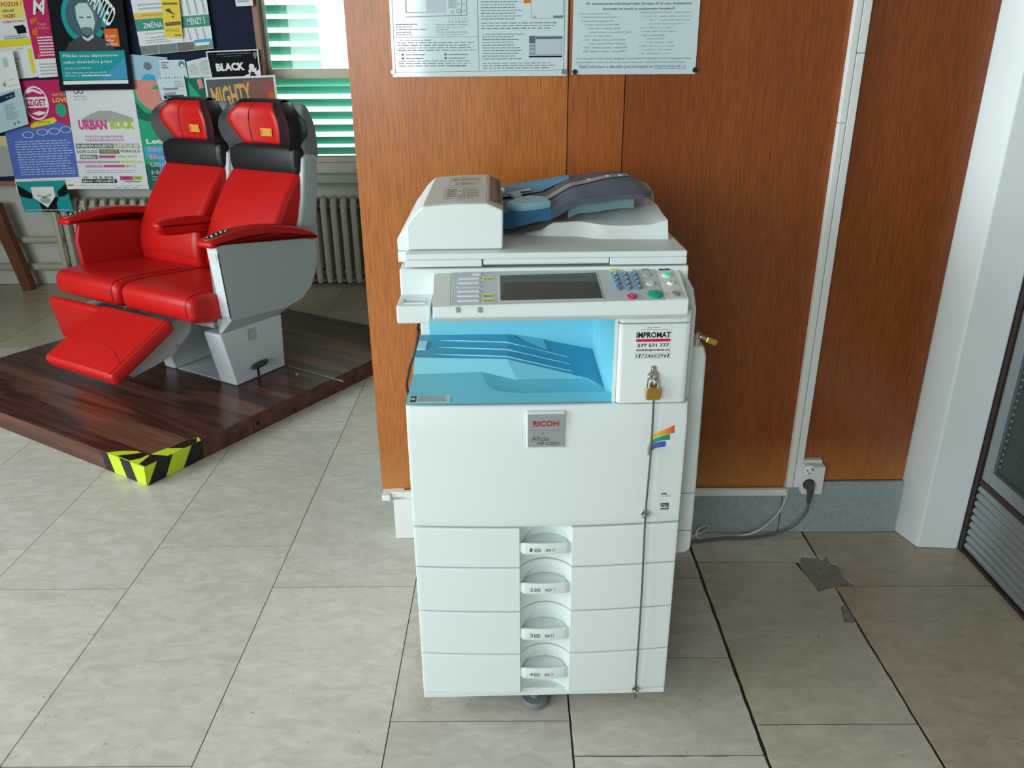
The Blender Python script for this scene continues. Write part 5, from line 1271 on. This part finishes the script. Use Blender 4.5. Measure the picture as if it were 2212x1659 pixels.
# ================================================================== CABLE TRUNKING, SOCKET, CABLES, SIGNS
tv = thing('cable_trunking', 'tall white double cable trunking running up the wood wall above the socket', 'cable trunking', (0.878, PY, 0.17))
gq = PY-0.0005
for x0, x1, zs_ in ((0.8585, 0.8765, (.172, 1.27, 3.08)), (0.8785, 0.8995, (.172, 1.44, 3.08))):
    for a, b in zip(zs_, zs_[1:]):
        build('channel', G().box(x0, x1, PY-0.0205, gq, a+.0005, b-.0005), WHITE_PL, tv, world=True, bevel=.0015, seg=2)
th = thing('cable_trunking', 'low white cable trunking running along the bottom of the wood panels', 'cable trunking', (0.2, PY-0.01, 0.145))
build('channel', G().box(-0.352, 0.8575, PY-0.0265, PY-0.0105, 0.146, 0.168), WHITE_PL, th, world=True, bevel=.0015, seg=2)
build('end_cap', G().box(-0.420, -0.394, PY-0.043, PY-0.0005, 0.146, 0.166), WHITE_PL, th, world=True, bevel=.002, seg=2)
build('channel', G().box(-0.394, -0.352, PY-0.0265, PY-0.0005, 0.148, 0.168), WHITE_PL, th, world=True, bevel=.0015, seg=2)
# double socket box
SX0, SX1, SZ0, SZ1, SY = 0.9015, 0.958, 0.165, 0.262, 2.158
sk = thing('wall_socket', 'white double wall socket box on the cable trunking', 'socket', (0.92, SY, 0.165))
build('box', G().box(0.896, SX1, SY, PY-0.0215, SZ0, SZ1).box(0.9005, SX1, PY-0.0215, PY-0.001, SZ0+.022, SZ1+.008), WHITE_PL, sk, world=True, bevel=.002, seg=2)
u0 = ony(1749, 1016, SY); u1 = ony(1747, 1046, SY)
so = build('socket_insert', G().disc((u0.x, SY+.001, u0.z), (0, -1, 0), .0175, .004, 28), WHITE_INK, sk, world=True, smooth=True)
HOLE = M('socket_hole', (24, 24, 24), .8)
def shole(x, z): build('pin_hole', G().disc((x-so.parent.location.x, SY-.0028-so.parent.location.y, z-so.parent.location.z), (0, -1, 0), .0024, .0006, 10), HOLE, so)
shole(u0.x-.0075, u0.z+.001); shole(u0.x-.001, u0.z-.009); shole(u0.x+.0085, u0.z+.002)
build('earth_pin', G().tube([(u0.x+.004, SY-.003, u0.z+.009), (u0.x+.004, SY-.012, u0.z+.009)], .0024, 8), STEEL, so.parent, world=True)
build('socket_well', G().disc((u1.x, SY-.0002, u1.z), (0, -1, 0), .0185, .0012, 28), M('well_dark', (52, 56, 58), .6), sk, world=True)
# plug with grey mains cable of the copier
CABG = M('cable_grey', (92, 98, 98), .5); CABW = M('cable_white', (196, 198, 194), .5)
pc = thing('power_cable', 'dark grey mains cable with angled plug in the lower socket', 'cable', (u1.x, SY-.02, 0))
pg = G().disc((u1.x, SY-.0015, u1.z), (0, -1, 0), .0150, .012, 22)
pg.loft([[(u1.x-a, SY-.010-b, z) for a, b in ((.009, 0), (.009, .018), (-.009, .018), (-.009, 0))] for a_, z in ((0, u1.z+.012), (1, u1.z-.02))])
pl_ = build('plug', pg, M('plug_dark', (72, 78, 80), .5), pc, world=True, bevel=.002, seg=2)
z0 = u1.z-.02
pg = G().tube([(u1.x, SY-.019, z0+.004), (u1.x, SY-.019, z0-.012), (u1.x+.001, SY-.019, z0-.034)], [.0095, .0085, .0055], 10)
build('strain_relief', pg, MATS['plug_dark'], pc, world=True, smooth=True)
for k in range(4): build('relief_rib', G().disc((u1.x, SY-.019, z0-.012-.005*k), (0, 0, -1), .0082-.0006*k, .002, 12), MATS['plug_dark'], pl_.parent, world=True)
c = catmull([(u1.x+.001, SY-.019, z0-.03), tuple(ony(1740, 1108, 2.142)), tuple(ony(1712, 1138, 2.15)), tuple(onz(1672, 1154, .006)), tuple(onz(1610, 1162, .006)), tuple(onz(1545, 1164, .006)), (0.47, 2.12, .006), (0.38, 2.09, .006)], 8)
build('cord', G().tube(c, .0040, 8), CABG, pc, world=True, smooth=True)
wc = thing('network_cable', 'thin white cable curling from the trunking to the floor behind the photocopier', 'cable', (0.8675, PY-.012, 0))
a = ony(1700, 1050, PY-.014)
c = catmull([(0.8640, PY-.014, .172), tuple(ony(1698, 1075, PY-.03)), tuple(ony(1680, 1110, PY-.035)), tuple(ony(1640, 1145, PY-.06)), tuple(onz(1600, 1157, .004)), tuple(onz(1560, 1158, .004)), tuple(onz(1520, 1164, .004)), tuple(onz(1505, 1157, .012)),
             tuple(onz(1510, 1142, .03)), tuple(onz(1528, 1134, .03)), tuple(onz(1530, 1142, .022)), tuple(onz(1512, 1152, .018)), tuple(onz(1485, 1164, .006)), (0.42, 2.06, .004)], 8)
build('cord', G().tube(c, .0030, 8), CABW, wc, world=True, smooth=True)
lc = thing('power_cable', 'thin dark cable hanging behind the left side of the photocopier', 'cable', (-0.24, 2.10, 0.0))
c = catmull([(-.19, 2.06, 1.02), tuple(ony(906, 690, 2.09)), tuple(ony(904, 715, 2.10)), tuple(ony(897, 760, 2.10)), tuple(ony(884, 800, 2.10)), tuple(ony(886, 860, 2.10)), (-0.20, 2.10, .35), (-0.15, 2.09, .006)], 8)
build('cord', G().tube(c, .0040, 8), M('cord_dark', (44, 34, 34), .5), lc, world=True, smooth=True)

# ---- two laminated instruction sheets screwed to the wood
LAMP = M('laminated_paper', (200, 216, 222), 0.08, 0, 0.9)
SYN = PY-0.0035
sx0, sx1, szb = -0.3105, 0.1405, 1.391
TXT = M('print_grey', (104, 114, 122), .5); TXD = M('print_dark', (58, 66, 74), .5)
o, p = sheet('instruction_sheet', 'laminated instruction sheet with copier diagrams, left of the two on the wood wall', 'notice', [(sx0+.003, SYN, 1.711), (sx1+.001, SYN, 1.711), (sx1, SYN, szb), (sx0, SYN, szb)], LAMP, th=.002, group='instruction sheets on the wood wall', step=.00025, fine=True)
rr_ = random.Random(5)
vv = lambda y: 1-( (1.391+ (163-y)*(0.177/163.0)) - szb)/(1.711-szb)      # picture row to sheet height
uu = lambda x: (x-847)/(1224-847)
for q in ((uu(853), vv(-140), uu(853), vv(153)), (uu(1032), vv(-140), uu(1034), vv(150)), (uu(1217), vv(-140), uu(1217), vv(150)), (uu(853), vv(153), uu(1217), vv(150)), (uu(853), vv(76), uu(1034), vv(76))): p.line(*q, .003, TXT, 1)
p.rect(uu(880), vv(-10), uu(966), vv(25), M('print_pale', (178, 190, 198), .5), 1); p.rect(uu(884), vv(-8), uu(925), vv(22), LAMP, 1.5)
p.line(uu(880), vv(33), uu(1010), vv(30), .005, TXT, 1.2); p.line(uu(1000), vv(-10), uu(998), vv(30), .003, TXT, 1.2); p.line(uu(1010), vv(-10), uu(1010), vv(30), .003, TXT, 1.2)
for a in (974, 980, 986):
    for b in (0, 6, 12): p.ring(uu(a), vv(b), .007, .009, .7, TXT, 1.2, 10)
for a, b, r in ((980, 23, .009), (992, 6, .008), (993, 21, .013), (1004, 6, .007), (1004, 21, .007)): p.ring(uu(a), vv(b), r, r*1.3, .75, TXT, 1.2, 14)
for a in (972, 979, 986, 993, 999, 1004, 1010): p.line(uu(a), vv(34), uu(a), vv(41), .0015, TXT, 1.2); p.text('17 18 19 16 10 12 11'.split()[(972, 979, 986, 993, 999, 1004, 1010).index(a)], uu(a)-.006, vv(42), uu(a)+.006, vv(46), TXT, 0, 1.5)
for k, t in enumerate(('8) Konec aktuálního nastavení', '9) Kontrolka zapnutí stroje', '11) Zásuvka', '12) Start probíhajícího tisku', '16) Panel pro výběr funkcí')): p.text(t, uu(945), vv(48+5.4*k), uu(945)+.006*len(t), vv(51.6+5.4*k), TXT, 0, 1.5)
p.greek(uu(858), vv(46), uu(925), vv(74), 5, TXT, ragged=.5, fill=.35, rnd=rr_)
p.text('1. Tisk úloh zaslaných do SafeQ', uu(861), vv(81), uu(932), vv(85.5), TXD, .008, 1.5); p.greek(uu(861), vv(86), uu(1030), vv(108), 4, TXT, ragged=.1, fill=.32, rnd=rr_)
for a, b in ((868, 112), (868, 120), (960, 112), (960, 120)): p.rect(uu(a), vv(b), uu(a+5), vv(b+4), TXD, 1.5); p.greek(uu(a+9), vv(b), uu(a+52), vv(b+5), 1, TXT, ragged=.3, fill=.4, rnd=rr_)
p.greek(uu(861), vv(126), uu(1030), vv(142), 3, TXT, ragged=.3, fill=.32, rnd=rr_); p.text('http://safeq.vsb.cz', uu(974), vv(137.5), uu(1006), vv(141), NAVYINK, 0, 2)
p.greek(uu(1040), vv(-12), uu(1130), vv(42), 9, TXT, ragged=.35, fill=.32, rnd=rr_); p.greek(uu(1040), vv(45), uu(1205), vv(62), 3, TXT, ragged=.2, fill=.32, rnd=rr_)
p.text('3.1. Skenování předloh nestandardních rozměrů', uu(1042), vv(69), uu(1130), vv(73), TXD, .008, 1.5); p.greek(uu(1042), vv(74), uu(1128), vv(128), 9, TXT, ragged=.25, fill=.32, rnd=rr_); p.greek(uu(1042), vv(132), uu(1210), vv(148), 3, TXT, ragged=.2, fill=.32, rnd=rr_)
p.rect(uu(1142), vv(75), uu(1213), vv(121), M('shot_grey', (150, 170, 178), .5), 1); p.rect(uu(1142), vv(75), uu(1155), vv(91), M('shot_dark', (70, 92, 104), .5), 1.5); p.rect(uu(1156), vv(77), uu(1213), vv(82), MATS['shot_dark'], 1.5); p.rect(uu(1157), vv(83), uu(1212), vv(115), MATS['print_pale'], 1.5); p.rect(uu(1142), vv(119), uu(1213), vv(122), BLACK_INK, 2)
for b in (96, 103, 113): p.rect(uu(1143), vv(b), uu(1155), vv(b+1.5), MATS['shot_dark'], 2)
p.rect(uu(1130), vv(-12), uu(1145), vv(6), ORANGE, 1); p.rect(uu(1146), vv(-12), uu(1214), vv(38), TXT, .6); p.rect(uu(1146.8), vv(-12), uu(1213.2), vv(37.2), LAMP, 1.1); p.rect(uu(1193), vv(32), uu(1214), vv(37), TXT, 1.6); p.rect(uu(1150), vv(32), uu(1157), vv(37), SALMON, 1.6)
p.done()
SCRM = M('sheet_screw', (170, 174, 176), .25, .9); SCRD = M('sheet_screw_dark', (40, 42, 46), .35, .6)
def sscrew(px_, py_, par, m):
    q = ony(px_, py_, SYN); build('screw', G().disc((q.x, SYN-.0004, q.z), (0, -1, 0), .0065, .003, 18), m, par, world=True, smooth=True)
sscrew(849.5, 155.5, o, SCRM); sscrew(1217, 154.5, o, SCRM)
tx0, tx1 = .1535, .4735
o, p = sheet('instruction_sheet', 'laminated price notice with a blue web address, right of the two on the wood wall', 'notice', [(tx0+.001, SYN, 1.711), (tx1-.002, SYN, 1.711), (tx1, SYN, 1.393), (tx0, SYN, 1.3935)], LAMP, th=.002, group='instruction sheets on the wood wall', step=.00025, fine=True)
uu = lambda x: (x-1237)/(1507-1237)
vv = lambda y: 1-((160.5-y)*(0.1745/160.5))/(1.711-1.393)
K = lambda a: 1220+a*.1356
Kv = lambda b: vv(b*.1356)
def tl(t, x0, x1, y0, y1, m=TXT, bold=0.0): p.text(t, uu(K(x0)), Kv(y0), uu(K(x1)), Kv(y1), m, bold, 1.5)
tl('Při oboustranném tisku/kopírování, formátu A3 je cena dvojnásobná.', 330, 1995, 35, 88, TXD, .012); tl('Skenování do emailu je poskytováno bezplatně.', 588, 1730, 115, 165, TXD, .012)
tl('Peníze na Účet služeb lze vložit:', 215, 700, 195, 225); tl('Bezhotovostně na http://eqs.vsb.cz', 295, 855, 250, 283); tl('Hotovostně na těchto místech:', 295, 765, 312, 342)
tl('Poruba - Kartové centrum (A148)', 345, 860, 372, 405); tl('- Nová menza – pokladna v přízemí', 360, 890, 430, 462); tl('- Ústřední knihovna, studovna (NK127, NK219)', 360, 1072, 488, 522); tl('Koleje - PC pavilon, blok D', 340, 740, 552, 582); tl('EKF - knihovna, studovna (A1227, A1305)', 338, 972, 612, 645)
tl('- A218 (p. Jugová), E706 (p. Kuběnová)', 352, 965, 670, 702); tl('FAST - knihovna a studovna – místnost F307', 333, 1002, 730, 762); tl('FBI - knihovna a studovna – místnost B301', 330, 972, 790, 822)
tl('Zařízení napojená do SafeQ jsou na těchto lokalitách:', 1185, 2005, 182, 215); tl('Poruba - NK – vypůjční oddělení, studovna (č. p.)', 1265, 2010, 242, 275); tl('- NK – C – 3. patro (chodba mezi budovami)', 1310, 1975, 302, 332); tl('- přízemí hlavní budovy A pod schody', 1305, 1875, 362, 392); tl('PO - chodba na 1. a 3. patře', 1255, 1695, 422, 452)
tl('Koleje - budovi A-B, C, E vrátnice', 1253, 1770, 480, 512); tl('EKF - u místnosti B041', 1248, 1590, 540, 570); tl('- knihovna (A1227)', 1285, 1575, 598, 630); tl('- 2. patro, budova A – schody', 1285, 1725, 655, 690); tl('FAST - pavilon A, 3. patro, chodba', 1240, 1758, 714, 745); tl('- pavilon H, 1. patro, vestibul', 1270, 1712, 772, 805); tl('FBI - přízemí budovy – u šatny', 1232, 1695, 832, 862)
for a, b in ((262, 258), (262, 317), (312, 380), (308, 560), (306, 618), (304, 738), (302, 798), (1220, 250), (1210, 428), (1207, 488), (1205, 547), (1193, 722), (1187, 840)): p.rect(uu(K(a)), Kv(b), uu(K(a+12)), Kv(b+16), TXT, 1.5)
tl('Porucha/problém: Zašlete email na safeq@vsb.cz nebo volejte http://idesk.vsb.cz (fronta: Reprografické služby),', 195, 2040, 908, 948); tl('případně nahlaste na místech pro vklady (mimo menzu). Všechna výše uvedená zařízení umožňují barevné výstupy.', 195, 1945, 968, 1005)
tl('Další informace a aktuality jsou dostupné na', 250, 1425, 1030, 1092, TXD, .002); tl('http://safeq.vsb.cz', 1442, 1960, 1030, 1085, M('link_blue', (40, 110, 160), .5), .004); p.rect(uu(K(1442)), Kv(1088), uu(K(1965)), Kv(1095), MATS['link_blue'], 1.5)
p.done()
sscrew(1241.5, 155.5, o, SCRD); sscrew(1501, 151, o, SCRD)
